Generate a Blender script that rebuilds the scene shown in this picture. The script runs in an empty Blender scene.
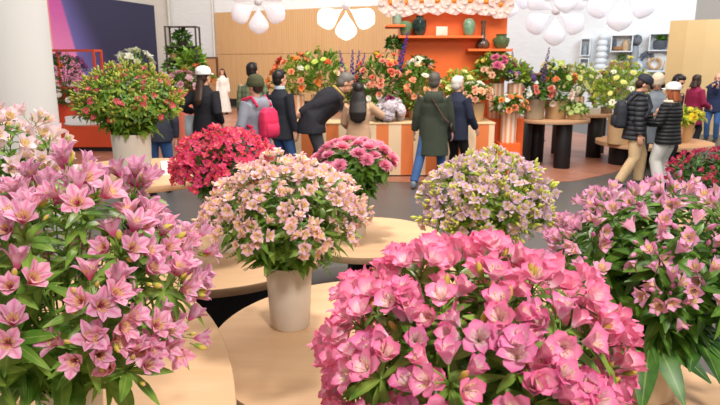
import bpy, bmesh, math, random
from mathutils import Vector, Matrix, Euler
V = Vector
PI = math.pi
sc = bpy.context.scene
COL = sc.collection
rnd = random.Random(7)

# ------------------------------------------------------------------ camera
PITCH = math.radians(12.7); FPX = 620.0; CAMZ = 1.85
cam_d = bpy.data.cameras.new('camera'); cam = bpy.data.objects.new('camera', cam_d); COL.objects.link(cam)
cam.location = (0, 0, CAMZ); cam.rotation_euler = (PI/2 - PITCH, 0, 0)
cam_d.sensor_width = 36; cam_d.lens = 36*FPX/720; cam_d.clip_end = 200
cam_d.dof.use_dof = True; cam_d.dof.focus_distance = 2.1; cam_d.dof.aperture_fstop = 9
sc.camera = cam

def at(px, py, Y):
    """the point at distance Y ahead of the photographer that the eye sees at this place of the photograph"""
    u = (px-360)/FPX; v = (202.5-py)/FPX
    t = Y/(math.cos(PITCH)+v*math.sin(PITCH))
    return V((u*t, Y, CAMZ+t*(-math.sin(PITCH)+v*math.cos(PITCH))))

# ------------------------------------------------------------------ materials
def lin(c):
    if isinstance(c, str):
        c = [int(c[i:i+2], 16)/255 for i in (0, 2, 4)]
    return tuple((x/12.92 if x <= .04045 else ((x+.055)/1.055)**2.4) for x in c[:3]) + (1,)

class NT:
    def __init__(s, name):
        s.m = bpy.data.materials.new(name); s.m.use_nodes = True
        s.t = s.m.node_tree; s.t.nodes.clear()
        s.out = s.n('ShaderNodeOutputMaterial')
    def n(s, typ, **k):
        x = s.t.nodes.new(typ)
        for a, b in k.items(): setattr(x, a, b)
        return x
    def put(s, sock, val):
        if isinstance(val, bpy.types.NodeSocket): s.t.links.new(val, sock)
        elif val is not None: sock.default_value = val
    def math(s, op, a, b=None, c=None, clamp=False):
        x = s.n('ShaderNodeMath', operation=op, use_clamp=clamp)
        s.put(x.inputs[0], a)
        if b is not None: s.put(x.inputs[1], b)
        if c is not None: s.put(x.inputs[2], c)
        return x.outputs[0]
    def smooth(s, v, a, b):
        x = s.n('ShaderNodeMapRange', interpolation_type='SMOOTHSTEP')
        s.put(x.inputs['Value'], v); x.inputs['From Min'].default_value = a; x.inputs['From Max'].default_value = b
        return x.outputs[0]
    def mix(s, f, a, b, blend='MIX'):
        x = s.n('ShaderNodeMix', data_type='RGBA', blend_type=blend)
        s.put(x.inputs[0], f); s.put(x.inputs[6], a); s.put(x.inputs[7], b)
        return x.outputs[2]
    def noise(s, scale, vec=None, detail=2.0, rough=.5):
        x = s.n('ShaderNodeTexNoise'); x.inputs['Scale'].default_value = scale; x.inputs['Detail'].default_value = detail
        x.inputs['Roughness'].default_value = rough
        if vec is not None: s.put(x.inputs['Vector'], vec)
        return x.outputs[0]
    def objco(s):
        return s.n('ShaderNodeTexCoord').outputs['Object']
    def sep(s, v):
        x = s.n('ShaderNodeSeparateXYZ'); s.put(x.inputs[0], v); return x.outputs
    def mapping(s, vec, scale=(1, 1, 1), rot=(0, 0, 0)):
        x = s.n('ShaderNodeMapping'); s.put(x.inputs[0], vec); x.inputs['Scale'].default_value = scale; x.inputs['Rotation'].default_value = rot
        return x.outputs[0]
    def bump(s, h, strength=.3, dist=.01):
        x = s.n('ShaderNodeBump'); s.put(x.inputs['Height'], h); x.inputs['Strength'].default_value = strength; x.inputs['Distance'].default_value = dist
        return x.outputs[0]
    def hsv(s, col, h=.5, sa=1, v=1):
        x = s.n('ShaderNodeHueSaturation'); s.put(x.inputs['Hue'], h); s.put(x.inputs['Saturation'], sa); s.put(x.inputs['Value'], v); s.put(x.inputs['Color'], col)
        return x.outputs[0]
    def bsdf(s, col, rough=.6, normal=None, metal=0, spec=.4, emit=None, emit_s=0, trans=None, tfac=0):
        p = s.n('ShaderNodeBsdfPrincipled')
        s.put(p.inputs['Base Color'], col); s.put(p.inputs['Roughness'], rough); p.inputs['Metallic'].default_value = metal
        p.inputs['Specular IOR Level'].default_value = spec
        if normal is not None: s.put(p.inputs['Normal'], normal)
        if emit is not None: s.put(p.inputs['Emission Color'], emit); p.inputs['Emission Strength'].default_value = emit_s
        o = p.outputs[0]
        if tfac:
            tr = s.n('ShaderNodeBsdfTranslucent'); s.put(tr.inputs['Color'], trans if trans is not None else col)
            mx = s.n('ShaderNodeMixShader'); mx.inputs[0].default_value = tfac
            s.t.links.new(o, mx.inputs[1]); s.t.links.new(tr.outputs[0], mx.inputs[2]); o = mx.outputs[0]
        s.t.links.new(o, s.out.inputs[0])
        return s.m

_cache = {}
def M(name, col, rough=.6, var=.12, scale=8, bump=0, bscale=60, metal=0, spec=.35, rand=0, emit=0, tfac=0):
    if name in _cache: return _cache[name]
    n = NT(name); co = n.objco(); c = lin(col)
    f = n.noise(scale, co, 3)
    dark = tuple(x*(1-var) for x in c[:3])+(1,); lite = tuple(min(1, x*(1+var)) for x in c[:3])+(1,)
    k = n.mix(f, dark, lite)
    if rand:
        r = n.n('ShaderNodeObjectInfo').outputs['Random']
        k = n.hsv(k, v=n.math('MULTIPLY_ADD', r, 2*rand, 1-rand))
    nb = n.bump(n.noise(bscale, co, 3), .35, bump) if bump else None
    _cache[name] = n.bsdf(k, rough, nb, metal, spec, c if emit else None, emit, None, tfac)
    return _cache[name]

def petal_mat(name, base, tip, throat, yellow, streak, edge=None, rand=.12, ysize=.62, tf=.3, k_streak=1.0):
    n = NT(name)
    uv = n.sep(n.n('ShaderNodeUVMap').outputs[0]); t = uv[0]
    inner = n.math('FLOOR', uv[1]); v = n.math('FRACT', uv[1])
    c = n.math('MULTIPLY', n.math('ABSOLUTE', n.math('SUBTRACT', v, .5)), 2)
    col = n.mix(n.smooth(t, .08, .5), lin(throat), lin(base))
    col = n.mix(n.smooth(t, .72, 1.0), col, lin(tip))
    if edge: col = n.mix(n.math('MULTIPLY', n.math('POWER', n.math('SUBTRACT', 1, c), 3), n.smooth(t, .3, .6)), col, lin(edge))
    ym = n.math('MULTIPLY', n.math('MULTIPLY', inner, n.smooth(t, .2, .4)), n.math('SUBTRACT', 1, n.smooth(t, ysize-.12, ysize+.12)))
    col = n.mix(n.math('MULTIPLY', ym, .9), col, lin(yellow))
    cmb = n.n('ShaderNodeCombineXYZ'); n.put(cmb.inputs[0], n.math('MULTIPLY', t, 3)); n.put(cmb.inputs[1], n.math('MULTIPLY', v, 13)); n.put(cmb.inputs[2], n.n('ShaderNodeObjectInfo').outputs['Random'])
    st = n.smooth(n.noise(1.6, cmb.outputs[0], 0), .56, .62)
    sm = n.math('MULTIPLY', n.math('MULTIPLY', st, inner), n.math('SUBTRACT', 1, n.smooth(t, .78, .9)))
    col = n.mix(n.math('MULTIPLY', sm, .8*k_streak), col, lin(streak))
    r = n.n('ShaderNodeObjectInfo').outputs['Random']
    pos = n.n('ShaderNodeNewGeometry').outputs['Position']
    nz = n.noise(22, pos, 1)
    val = n.math('ADD', n.math('MULTIPLY_ADD', r, 2*rand, 1-rand), n.math('MULTIPLY_ADD', nz, .3, -.15))
    col = n.hsv(col, h=n.math('MULTIPLY_ADD', r, .02, .49), v=val)
    return n.bsdf(col, .5, spec=.3, tfac=tf)

def leaf_mat(name, a, b, tf=.3, rough=.42):
    n = NT(name)
    uv = n.sep(n.n('ShaderNodeUVMap').outputs[0])
    pos = n.n('ShaderNodeNewGeometry').outputs['Position']
    col = n.mix(n.smooth(n.noise(14, pos, 2), .32, .68), lin(a), lin(b))
    mid = n.math('MULTIPLY', n.math('ABSOLUTE', n.math('SUBTRACT', uv[1], .5)), 2)
    col = n.mix(n.math('MULTIPLY', n.math('SUBTRACT', 1, n.smooth(mid, .0, .16)), .35), col, lin('b9cf7a'))
    return n.bsdf(col, rough, spec=.4, tfac=tf)

# ------------------------------------------------------------------ mesh helpers
class MB:
    """collects verts, faces and uvs for ONE mesh"""
    def __init__(s): s.v = []; s.f = []; s.uv = {}; s.mi = {}
    def add(s, vs, fs, uvs=None, mi=0):
        o = len(s.v); s.v += [tuple(p) for p in vs]
        for k, f in enumerate(fs):
            i = len(s.f); s.f.append(tuple(o+q for q in f))
            if uvs: s.uv[i] = [uvs[q] for q in f]
            if mi: s.mi[i] = mi
    def box(s, x0, x1, y0, y1, z0, z1, mi=0):
        s.add([(x0,y0,z0),(x1,y0,z0),(x1,y1,z0),(x0,y1,z0),(x0,y0,z1),(x1,y0,z1),(x1,y1,z1),(x0,y1,z1)],
              [(0,3,2,1),(4,5,6,7),(0,1,5,4),(1,2,6,5),(2,3,7,6),(3,0,4,7)], mi=mi)
        return s
    def loft(s, rings, cap=True, mi=0):
        n = len(rings[0]); vs = [p for r in rings for p in r]; fs = []
        for i in range(len(rings)-1):
            for j in range(n):
                a = i*n+j; b = i*n+(j+1) % n
                fs.append((a, b, b+n, a+n))
        if cap:
            fs.append(tuple(range(n-1, -1, -1))); fs.append(tuple(range((len(rings)-1)*n, len(rings)*n)))
        s.add(vs, fs, mi=mi)
        return s
    def lathe(s, prof, n=28, c=(0, 0, 0), mi=0, cap=True):
        s.loft([[(c[0]+r*math.cos(2*PI*j/n), c[1]+r*math.sin(2*PI*j/n), c[2]+z) for j in range(n)] for r, z in prof], cap, mi)
        return s
    def tube(s, pts, rad, n=6, mi=0):
        pts = [V(p) for p in pts]
        if not isinstance(rad, (list, tuple)): rad = [rad]*len(pts)
        rings = []
        d0 = (pts[-1]-pts[0]).normalized() if (pts[-1]-pts[0]).length > 1e-6 else V((0, 0, 1))
        ref = V((1, 0, 0)) if abs(d0.x) < .8 else V((0, 1, 0))
        for i, p in enumerate(pts):
            d = (pts[min(i+1, len(pts)-1)]-pts[max(i-1, 0)]).normalized()
            a = d.cross(ref).normalized(); b = d.cross(a).normalized()
            r = rad[i]; ra, rb = r if isinstance(r, tuple) else (r, r)
            rings.append([p+a*(math.cos(2*PI*j/n)*ra)-b*(math.sin(2*PI*j/n)*rb) for j in range(n)])
        s.loft(rings, True, mi)
        return s
    def ell(s, c, r, mat=None, n=14, m=9, mi=0):
        c = V(c); mat = mat or Matrix.Identity(3); rings = []
        for i in range(m+1):
            th = PI*(.02+.96*i/m)
            rings.append([c+mat @ V((r[0]*math.sin(th)*math.cos(2*PI*j/n), r[1]*math.sin(th)*math.sin(2*PI*j/n), -r[2]*math.cos(th))) for j in range(n)])
        s.loft(rings, True, mi)
        return s
    def mesh(s, name, mats, smooth=True):
        me = bpy.data.meshes.new(name); me.from_pydata(s.v, [], s.f)
        for m in (mats if isinstance(mats, (list, tuple)) else [mats]): me.materials.append(m)
        if s.uv:
            l = me.uv_layers.new(name='uv')
            for p in me.polygons:
                u = s.uv.get(p.index)
                if u:
                    for q, li in enumerate(p.loop_indices): l.data[li].uv = u[q]
        for i, k in s.mi.items(): me.polygons[i].material_index = k
        if smooth:
            me.polygons.foreach_set('use_smooth', [True]*len(me.polygons))
        me.update()
        return me
    def obj(s, name, mats, parent=None, loc=None, rot=None, smooth=False, bevel=0):
        me = s.mesh(name, mats, smooth)
        if smooth: sharp(me)
        o = link(name, me, parent, loc, rot)
        if bevel:
            b = o.modifiers.new('edge', 'BEVEL'); b.width = bevel; b.segments = 2; b.limit_method = 'ANGLE'
        return o
def sharp(me, ang=45):
    bm = bmesh.new(); bm.from_mesh(me)
    ca = math.radians(ang)
    for e in bm.edges:
        if len(e.link_faces) == 2 and e.calc_face_angle(0) > ca: e.smooth = False
    bm.to_mesh(me); bm.free()

def link(name, me, parent=None, loc=None, rot=None, mw=None):
    o = bpy.data.objects.new(name, me); COL.objects.link(o)
    if parent: o.parent = parent
    if mw is not None: o.matrix_basis = mw
    if loc is not None: o.location = loc
    if rot is not None: o.rotation_euler = rot
    return o
def tag(o, label=None, cat=None, group=None, kind=None):
    if label: o['label'] = label
    if cat: o['category'] = cat
    if group: o['group'] = group
    if kind: o['kind'] = kind
    return o
def thing(name, label, cat, loc=(0, 0, 0), rz=0, group=None):
    o = bpy.data.objects.new(name, None); COL.objects.link(o); o.empty_display_size = .1
    o.location = loc; o.rotation_euler = (0, 0, rz)
    return tag(o, label, cat, group)
def structure(o): o['kind'] = 'structure'; return o

# ------------------------------------------------------------------ remesh (continuous skins and garments)
def remesh(name, mb, voxel, iters=2, fac=.5):
    me = mb.mesh(name, [], True); o = bpy.data.objects.new(name, me); COL.objects.link(o)
    r = o.modifiers.new('r', 'REMESH'); r.mode = 'VOXEL'; r.voxel_size = voxel; r.use_smooth_shade = True
    if iters:
        m = o.modifiers.new('s', 'SMOOTH'); m.factor = fac; m.iterations = iters
    dg = bpy.context.evaluated_depsgraph_get(); dg.update()
    out = bpy.data.meshes.new_from_object(o.evaluated_get(dg)); out.name = name
    bpy.data.objects.remove(o); bpy.data.meshes.remove(me)
    return out

# ================================================================== PEOPLE
SKIN = M('skin', 'd9a184', .5, .05, 20, spec=.3)
SKIN_D = M('tan_skin', 'b9805f', .5, .05, 20, spec=.3)
EYE = M('eye_dark', '2a1d17', .3, 0); LIP = M('lip', 'a8544c', .5, 0)
def cloth(name, col, q=0, plaid=None, rough=.8):
    if name in _cache: return _cache[name]
    n = NT(name); co = n.objco(); c = lin(col)
    k = n.mix(n.noise(9, co, 3), tuple(x*.82 for x in c[:3])+(1,), tuple(min(1, x*1.18) for x in c[:3])+(1,))
    xyz = n.sep(co)
    h = n.math('MULTIPLY', n.noise(11, co, 3), .5); st = .6; di = .02
    if q:   # quilted down jacket: stitched bands
        w = n.math('ABSOLUTE', n.math('SINE', n.math('MULTIPLY', xyz[2], PI/q)))
        h = n.math('ADD', n.math('POWER', w, .5), n.math('MULTIPLY', n.noise(25, co, 2), .3)); st = .9; di = .03
    if plaid:
        a = n.math('GREATER_THAN', n.math('SINE', n.math('MULTIPLY', xyz[0], 70)), .2)
        b = n.math('GREATER_THAN', n.math('SINE', n.math('MULTIPLY', xyz[2], 70)), .2)
        k = n.mix(n.math('MULTIPLY', n.math('ADD', a, b), .45), k, lin(plaid))
    _cache[name] = n.bsdf(k, rough, n.bump(h, st, di), spec=.25)
    return _cache[name]

def ring(c, ax, ay, a, b, n=18):
    return [c+ax*(a*math.cos(2*PI*j/n))+ay*(b*math.sin(2*PI*j/n)) for j in range(n)]
def ik(S, T, l1, l2, pole):
    d = T-S; L = max(min(d.length, (l1+l2)*.995), .05); u = d.normalized()
    a = (l1*l1-l2*l2+L*L)/(2*L); h = math.sqrt(max(l1*l1-a*a, 0))
    p = (pole-u*pole.dot(u)).normalized()
    return S+u*a+p*h, S+u*L

def person(label, x, y, yaw, h=1.7, lean=0, head_yaw=0, head_pitch=0, hands=(None, None), feet=(None, None), skin=None,
           top=None, hem=.8, puff=1.0, hood=False, collar=None, pants=None, leg=1.0, shoes=None, hair=None, hair_style='short', hat=None, hat_kind=None,
           dress=None, female=False, scarf=None):
    skin = skin or SKIN
    k = h/1.72
    root = thing('person', label, 'person', (x, y, 0), math.radians(yaw), 'visitors at the flower show')
    X = V((1, 0, 0)); Z = V((0, 0, 1)); ln = math.radians(lean)
    up = V((0, math.sin(ln), math.cos(ln))); fw = V((0, math.cos(ln), -math.sin(ln)))
    P = V((0, 0, .93))
    sw = .165 if female else .185
    def T(d, f=0): return P+up*d+fw*f
    neck = T(.53, .0)
    hy, hp = math.radians(head_yaw), math.radians(head_pitch)
    HM = (Matrix.Rotation(hy, 3, 'Z') @ Matrix.Rotation(-hp, 3, 'X'))
    hup = HM @ Z; hfw = HM @ V((0, 1, 0)); hx = HM @ X
    hc = neck + (up*.5+hup*.5).normalized()*.10 + hup*.055 + hfw*.015
    mw = Matrix(((hx.x, hfw.x, hup.x), (hx.y, hfw.y, hup.y), (hx.z, hfw.z, hup.z)))
    def H(a, b, c): return hc+hx*a+hfw*b+hup*c
    arms = []
    for i, s in ((0, 1), (1, -1)):
        S = T(.44)+X*(s*sw)
        tg = V(hands[i]) if hands[i] else V((s*(sw+.07), .05, .84))
        pole = V((s*.5, -1, -.3))
        E, W = ik(S, tg, .285, .25, pole)
        arms.append((S, E, W, s))
    legs = []
    for i, s in ((0, 1), (1, -1)):
        Hp = P+V((s*.09, 0, -.02))
        ft = V(feet[i]) if feet[i] else V((s*.11, 0, .07))
        K, A = ik(Hp, ft, .44, .43, V((s*.12, 1, 0)))
        legs.append((Hp, K, A, s))
    # ---- body: one continuous skin
    b = MB()
    b.loft([ring(T(d), X, fw, a, c) for d, a, c in ((-.1, .11, .09), (0, .15, .1), (.15, .125, .085), (.32, .145, .1), (.44, .14, .085), (.5, .07, .06))])
    b.tube([T(.46), neck, hc-hup*.04], [.062, .054, .052], 12)
    b.ell(H(0, -.012, .024), (.082, .104, .106), mw)
    b.ell(H(0, .026, -.062), (.06, .07, .064), mw)
    b.ell(H(0, .093, -.025), (.014, .022, .02), mw, 8, 6)          # nose
    b.ell(H(0, .07, -.072), (.026, .02, .013), mw, 8, 6)           # mouth
    for s in (1, -1):
        b.ell(H(s*.078, -.01, -.02), (.012, .022, .034), mw, 8, 6)  # ear
    hands_c = []
    for S, E, W, s in arms:
        b.tube([T(.43)+X*(s*.06), S, (S+E)/2, E, (E+W)/2, W], [.06, .056, .05, .042, .04, .029], 10)
        d = (W-E).normalized(); side = d.cross(V((s, 0, 0))).normalized()      # palm faces the body
        if side.length < .5: side = V((0, 1, 0))
        nrm = d.cross(side).normalized()
        pc = W+d*.05
        R3 = Matrix((side, nrm, d)).transposed()
        b.ell(pc, (.042, .018, .055), R3, 10, 7)
        if nrm.dot(X)*s > 0: nrm = -nrm                                   # curls toward the body
        if side.y < 0: side = -side
        for q, (o, L) in enumerate(((-.031, .058), (-.011, .07), (.011, .076), (.031, .068))):
            p0 = pc+side*o+d*.03
            p1 = p0+d*(L*.55)+nrm*.006; p2 = p1+d*(L*.35)+nrm*(.018)
            p3 = p2+d*(L*.18)+nrm*.016
            b.tube([p0, p1, p2, p3], [.0105, .0098, .009, .0075], 7)
        t0 = pc-d*.025+side*.03; t1 = t0+side*.032+d*.03+nrm*.012; t2 = t1+d*.032+nrm*.01+side*.006
        b.tube([t0, t1, t2], [.014, .0115, .009], 7)
        hands_c.append(pc)
    for Hp, K, A, s in legs:
        b.tube([Hp+V((0, 0, .06)), Hp, (Hp+K)/2, K, K*.6+A*.4, A+V((0, 0, .0))], [.09, .088, .07, .052, .05, .036], 10)
        b.loft([ring(A+V((0, q, dz)), X, Z, a, c, 10) for q, dz, a, c in ((-.07, -.02, .025, .03), (-.03, -.02, .034, .045), (.06, -.035, .038, .03), (.14, -.045, .036, .02), (.17, -.048, .02, .014))])
    me = remesh('body', b, .0085, 1, .4)
    for m in (skin, EYE, LIP): me.materials.append(m)
    eyes = [H(s*.031, .083, .008) for s in (1, -1)]; mouth = H(0, .088, -.073)
    for p in me.polygons:
        c = p.center
        if (c-mouth).length < .02 and abs((c-mouth).dot(hup)) < .007: p.material_index = 2
        for e in eyes:
            if (c-e).length < .0155: p.material_index = 1
    link('body', me, root)
    # ---- clothes
    def garment(name, mb, mat, vox=.013, it=3):
        g = remesh(name, mb, vox, it, .6); g.materials.append(mat)
        return link(name, g, root)
    pf = puff
    if pants:
        g = MB()
        g.loft([ring(T(d) if d > 0 else P+V((0, 0, d)), X, fw if d > 0 else V((0, 1, 0)), a, c) for d, a, c in ((-.13, .12, .1), (-.05, .17, .122), (.06, .165, .118), (.12, .15, .108))])
        for Hp, K, A, s in legs:
            dn = (A-K).normalized()
            g.tube([Hp+V((0, 0, .03)), (Hp+K)/2, K, (K+A)/2, A-dn*.02+V((0, 0, .0))], [.107, .092*leg, .076*leg, .072*leg, .066*leg], 14)
        garment('trousers', g, pants)
    for Hp, K, A, s in legs:
        g = MB()
        g.loft([ring(A+V((0, q, dz)), X, Z, a, c, 12) for q, dz, a, c in ((-.09, -.025, .03, .038), (-.04, -.01, .046, .055), (.04, -.02, .05, .045), (.11, -.038, .05, .03), (.165, -.045, .046, .024), (.195, -.05, .028, .016))])
        o = link('shoe', remesh('shoe', g, .008, 1), root); o.data.materials.append(shoes or M('shoe_dark', '2b2a2c', .5))
    if top:
        g = MB()
        rings = []
        hd = hem-.93
        if hd < -.02:
            rings += [ring(P+V((0, -.01, hd)), X, V((0, 1, 0)), (.2+.03*(-hd))*pf, (.15+.04*(-hd))*pf), ring(P+V((0, -.005, hd*.5)), X, V((0, 1, 0)), .2*pf, .15*pf)]
        wa = .16 if female else .178
        rings += [ring(T(d), X, fw, a*pf, c*pf) for d, a, c in ((.02, .192, .142), (.16, wa, .132), (.32, .188, .145), (.42, .182, .13), (.48, .13, .1), (.535, .078, .078))]
        g.loft(rings)
        for S, E, W, s in arms:
            e1 = W-(W-E).normalized()*.01
            g.tube([T(.43)+X*(s*.09), S, (S+E)/2, E, (E+W)/2, e1], [.075*pf, .078*pf, .07*pf, .063*pf, .058*pf, .048*pf], 14)
        if hood:
            g.ell(T(.43, -.12), (.15, .045, .1), Matrix((X, fw, up)).transposed())
            g.tube([T(.5, -.09)+X*.09, T(.52, -.02)+X*.1, T(.5, .05)+X*.06], [.04, .035, .02], 8)
            g.tube([T(.5, -.09)-X*.09, T(.52, -.02)-X*.1, T(.5, .05)-X*.06], [.04, .035, .02], 8)
        else:
            g.loft([ring(T(d), X, fw, a, c) for d, a, c in ((.46, .1, .09), (.535, .078, .078), (.565, .074, .074))])
        garment('jacket' if not dress else 'dress', g, top)
    if collar:
        g = MB(); g.loft([ring(T(d), X, fw, a, c) for d, a, c in ((.5, .09, .085), (.55, .08, .08), (.585, .076, .078))]); garment('collar', g, collar, .01, 1)
    if scarf:
        g = MB()
        pts = [T(.52)+X*(.1*math.cos(q))+fw*(.1*math.sin(q)) for q in [i*PI/5 for i in range(11)]]
        g.tube(pts, .03, 8); garment('scarf', g, scarf, .01, 1)
    if dress:
        g = MB()
        g.loft([ring(P+V((0, 0, z-.93)), X, V((0, 1, 0)), a, c) for z, a, c in ((.09, .3, .26), (.5, .24, .2), (.93, .185, .14), (1.05, .155, .12))]); garment('skirt', g, dress)
    # ---- hair and hat
    if hair:
        g = MB()
        g.ell(H(0, -.028, .036), (.092, .104, .104), mw)
        g.ell(H(0, -.055, -.02), (.084, .07, .085), mw)
        if hair_style == 'short':
            g.ell(H(0, .015, .095), (.072, .078, .042), mw)
        else:
            g.ell(H(0, 0, .082), (.082, .088, .054), mw)
            back = (V((0, 0, -1))*.75-up*.25)
            L = {'long': .42, 'bob': .16, 'ponytail': .34}[hair_style]
            w = {'long': .12, 'bob': .1, 'ponytail': .06}[hair_style]
            o0 = H(0, -.06, 0); pts = [o0, H(0, -.085, -.08), H(0, -.11, -.16)]
            if hair_style != 'bob':
                base = T(.36, -.165*pf); pts += [base, base-up*(L-.25)*.7, base-up*(L-.25)]
            rr = [(w*.8, .06), (w, .06), (w*1.15, .055)] + ([(w*1.2, .05), (w*1.0, .045), (w*.35, .025)] if hair_style == 'long' else [(w*1.1, .045), (w*.8, .04), (w*.3, .02)] if hair_style != 'bob' else [])
            rings = []
            for p, r in zip(pts, rr): rings.append(ring(p, hx, hfw, r[0], r[1], 14))
            g.loft(rings[::-1])
            if hair_style == 'bob' or hair_style == 'long':
                for s in (1, -1):
                    g.tube([H(s*.07, .0, .05), H(s*.085, 0, -.04), H(s*.085, -.02, -.13)], [.03, .032, .028], 8)
        hm = remesh('hair', g, .011, 1); hm.materials.append(hair); link('hair', hm, root)
    if hat_kind:
        g = MB()
        if hat_kind == 'beanie':
            g.loft([ring(H(0, -.018, z), hx, hfw, a, a*1.16) for z, a in ((.0, .104), (.05, .108), (.1, .097), (.14, .068), (.158, .02))])
            g.loft([ring(H(0, -.018, z), hx, hfw, a, a*1.16) for z, a in ((-.012, .109), (.04, .112))])
        else:
            g.loft([ring(H(0, -.02, z), hx, hfw, a, a*1.17) for z, a in ((.025, .106), (.085, .106), (.13, .082), (.155, .03))])
            brim = [[H(q*.09, .085+.085*(1-q*q)*e, .04-.02*q*q-.008*e) for q in [i/5-1 for i in range(11)]] for e in (0, .5, 1)]
            vs = [p for r in brim for p in r]; n = 11
            fs = [(i*n+j, i*n+j+1, (i+1)*n+j+1, (i+1)*n+j) for i in range(2) for j in range(n-1)]
            vs2 = [p+hup*.012 for p in vs]; N = len(vs)
            fs2 = [tuple(N+q for q in f[::-1]) for f in fs]
            bd = list(range(n))+[n*2-1, n*3-1]+list(range(n*3-2, n*2-1, -1))+[n]
            sd = [(bd[i], bd[(i+1) % len(bd)], N+bd[(i+1) % len(bd)], N+bd[i]) for i in range(len(bd))]
            g.add(vs+vs2, [f[::-1] for f in fs]+[f[::-1] for f in fs2]+sd)
        hm = remesh('hat', g, .009, 1); hm.materials.append(hat); link('beanie' if hat_kind == 'beanie' else 'cap', hm, root)
    root.scale = (k, k, k)
    mwr = Matrix.Translation((x, y, 0)) @ Matrix.Rotation(math.radians(yaw), 4, 'Z') @ Matrix.Scale(k, 4)
    root['_']=0; del root['_']
    return dict(root=root, W=lambda p: mwr @ V(p), T=T, X=X, fw=fw, up=up, arms=arms, hands=hands_c, k=k, H=H, yaw=math.radians(yaw))

def backpack(p, mat, label, size=(.15, .09, .22), straps=True):
    base = p['W'](p['T'](.08, -.16))
    t = thing('backpack', label, 'backpack', base, p['yaw'])
    g = MB(); w, d, hh = size
    loc = lambda q: Matrix.Rotation(-p['yaw'], 3, 'Z') @ (p['W'](q)-base)
    X, fw, up = p['X'], p['fw'], p['up']
    rings = []
    for z, a, c in ((0, .8, .8), (.04, 1, 1), (.25, 1.02, 1.05), (.36, .92, .85), (.42, .6, .5)):
        ctr = p['T'](.0+z*hh/.22, -.235)
        rings.append([loc(ctr+X*(w*a*(abs(math.cos(q))**.6)*(1 if math.cos(q) > 0 else -1))+fw*(d*c*(abs(math.sin(q))**.6)*(1 if math.sin(q) > 0 else -1))) for q in [2*PI*j/20 for j in range(20)]])
    g.loft(rings)
    m = remesh('pack', g, .012, 2); m.materials.append(mat); link('bag_body', m, t)
    g = MB(); rings2 = []
    for z, a, c in ((.03, .7, .3), (.06, .8, .5), (.17, .8, .5), (.2, .7, .3)):
        ctr = p['T'](.0+z*hh/.22, -.235-d*.95)
        rings2.append([loc(ctr+X*(w*a*math.cos(2*PI*j/16))+fw*(.05*c*math.sin(2*PI*j/16)*2)) for j in range(16)])
    g.loft(rings2); g.obj('pocket', mat, t, smooth=True)
    if straps:
        for s in (1, -1):
            g = MB(); q = .125*s
            pts = [p['T'](.42, -.16)+X*q, p['T'](.54, -.05)+X*q, p['T'](.5, .115)+X*(q*1.05), p['T'](.34, .165)+X*(q*1.25), p['T'](.2, .09)+X*(q*1.75), p['T'](.14, -.12)+X*(q*1.5)]
            g.tube([loc(z) for z in pts], [(.024, .014)]*6, 8); g.obj('strap', mat, t, smooth=True)
    return t
# ------------------------------------------------------------------ the visitors
denim = cloth('denim', '3f5f8f'); black = cloth('black_cloth', '232227'); charcoal = cloth('charcoal_cloth', '3a3a3f')
hair_black = M('hair_black', '221a18', .4, .4, 30, bump=.01, bscale=35); hair_brown = M('hair_brown', '3a261d', .45, .2, 60); hair_grey = M('hair_grey', '6f6862', .5, .2, 60)
hair_white = M('hair_white', 'cfc8c0', .5, .15, 60); hair_auburn = M('hair_auburn', '8d4a26', .45, .2, 60)
pA = person('person in black jacket and white cap with a dark ponytail, tote bag on arm', -2.3, 9.3, -18, 1.76, female=True, top=black, hem=.74, pants=cloth('black_trousers', '1b1a1d'),
            hair=hair_brown, hair_style='ponytail', hat=M('white_cap', 'ece9e6', .8, .05), hat_kind='cap', hands=((.2, .1, .95), (-.28, .1, 1.1)), puff=1.04, head_yaw=-12)
pB = person('person in long white dress standing far off by the wooden wall', -5.0, 23, 178, 1.62, female=True, top=cloth('white_dress', 'ece4da'), hem=.9, dress=cloth('white_dress', 'ece4da'), hair=hair_brown, hair_style='long', puff=.92)
pC = person('tall dark-haired person in green plaid shirt behind the olive beanie', -1.82, 10.7, -15, 1.83, top=cloth('plaid', '7f8a6a', plaid='4a5540'), hem=.82, pants=charcoal, hair=hair_black)
pD = person('person in grey hooded jacket and olive knitted beanie with pink backpack', -1.36, 8.2, 52, 1.66, top=cloth('grey_fleece', '8b8d99'), hem=.72, hood=True, puff=1.1, pants=charcoal,
            hair=hair_brown, hat=cloth('olive_knit', '4a4a32'), hat_kind='beanie', hands=((.24, .18, .95), (-.25, .2, .95)), head_yaw=8)
pE = person('black-haired person in black jacket and blue jeans looking to the flowers', -1.2, 9.4, -38, 1.72, top=cloth('black_jacket', '25272f'), hem=.72, pants=denim, hair=hair_black, collar=cloth('pale_collar', 'b9c4cf'), puff=1.08, head_yaw=-15)
pF = person('grey-haired person in dark blazer bending forward with hands behind the back', -.74, 9.45, -80, 1.9, lean=47, head_pitch=30, top=cloth('dark_blazer', '2c2b31'), hem=.74, pants=cloth('dark_grey_trousers', '4a4b50'),
            hair=hair_grey, hands=((.06, -.2, .97), (-.06, -.22, .95)), puff=1.34, scarf=cloth('mustard_scarf', 'a98d4a'))
pG = person('person with long black hair in a beige coat reaching for the flowers', -.02, 9.05, -4, 1.55, female=True, top=cloth('beige_coat', 'c79f80'), hem=.62, pants=charcoal, hair=hair_black, hair_style='long',
            hands=((.33, .38, 1.22), (-.2, .3, 1.0)), puff=1.06)
pH = person('person in long dark green parka and jeans striding past the orange stand', 1.1, 9.3, -12, 1.69, top=cloth('green_parka', '3b4136'), hem=.5, hood=True, pants=denim, hair=M('hair_iron', '564f49', .5, .2, 60), puff=1.13,
            hands=((.28, .1, .82), (-.3, .06, .84)), feet=((.12, .28, .07), (-.26, -.22, .09)), shoes=M('grey_shoe', '6f7780', .6), head_yaw=-8)
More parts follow.
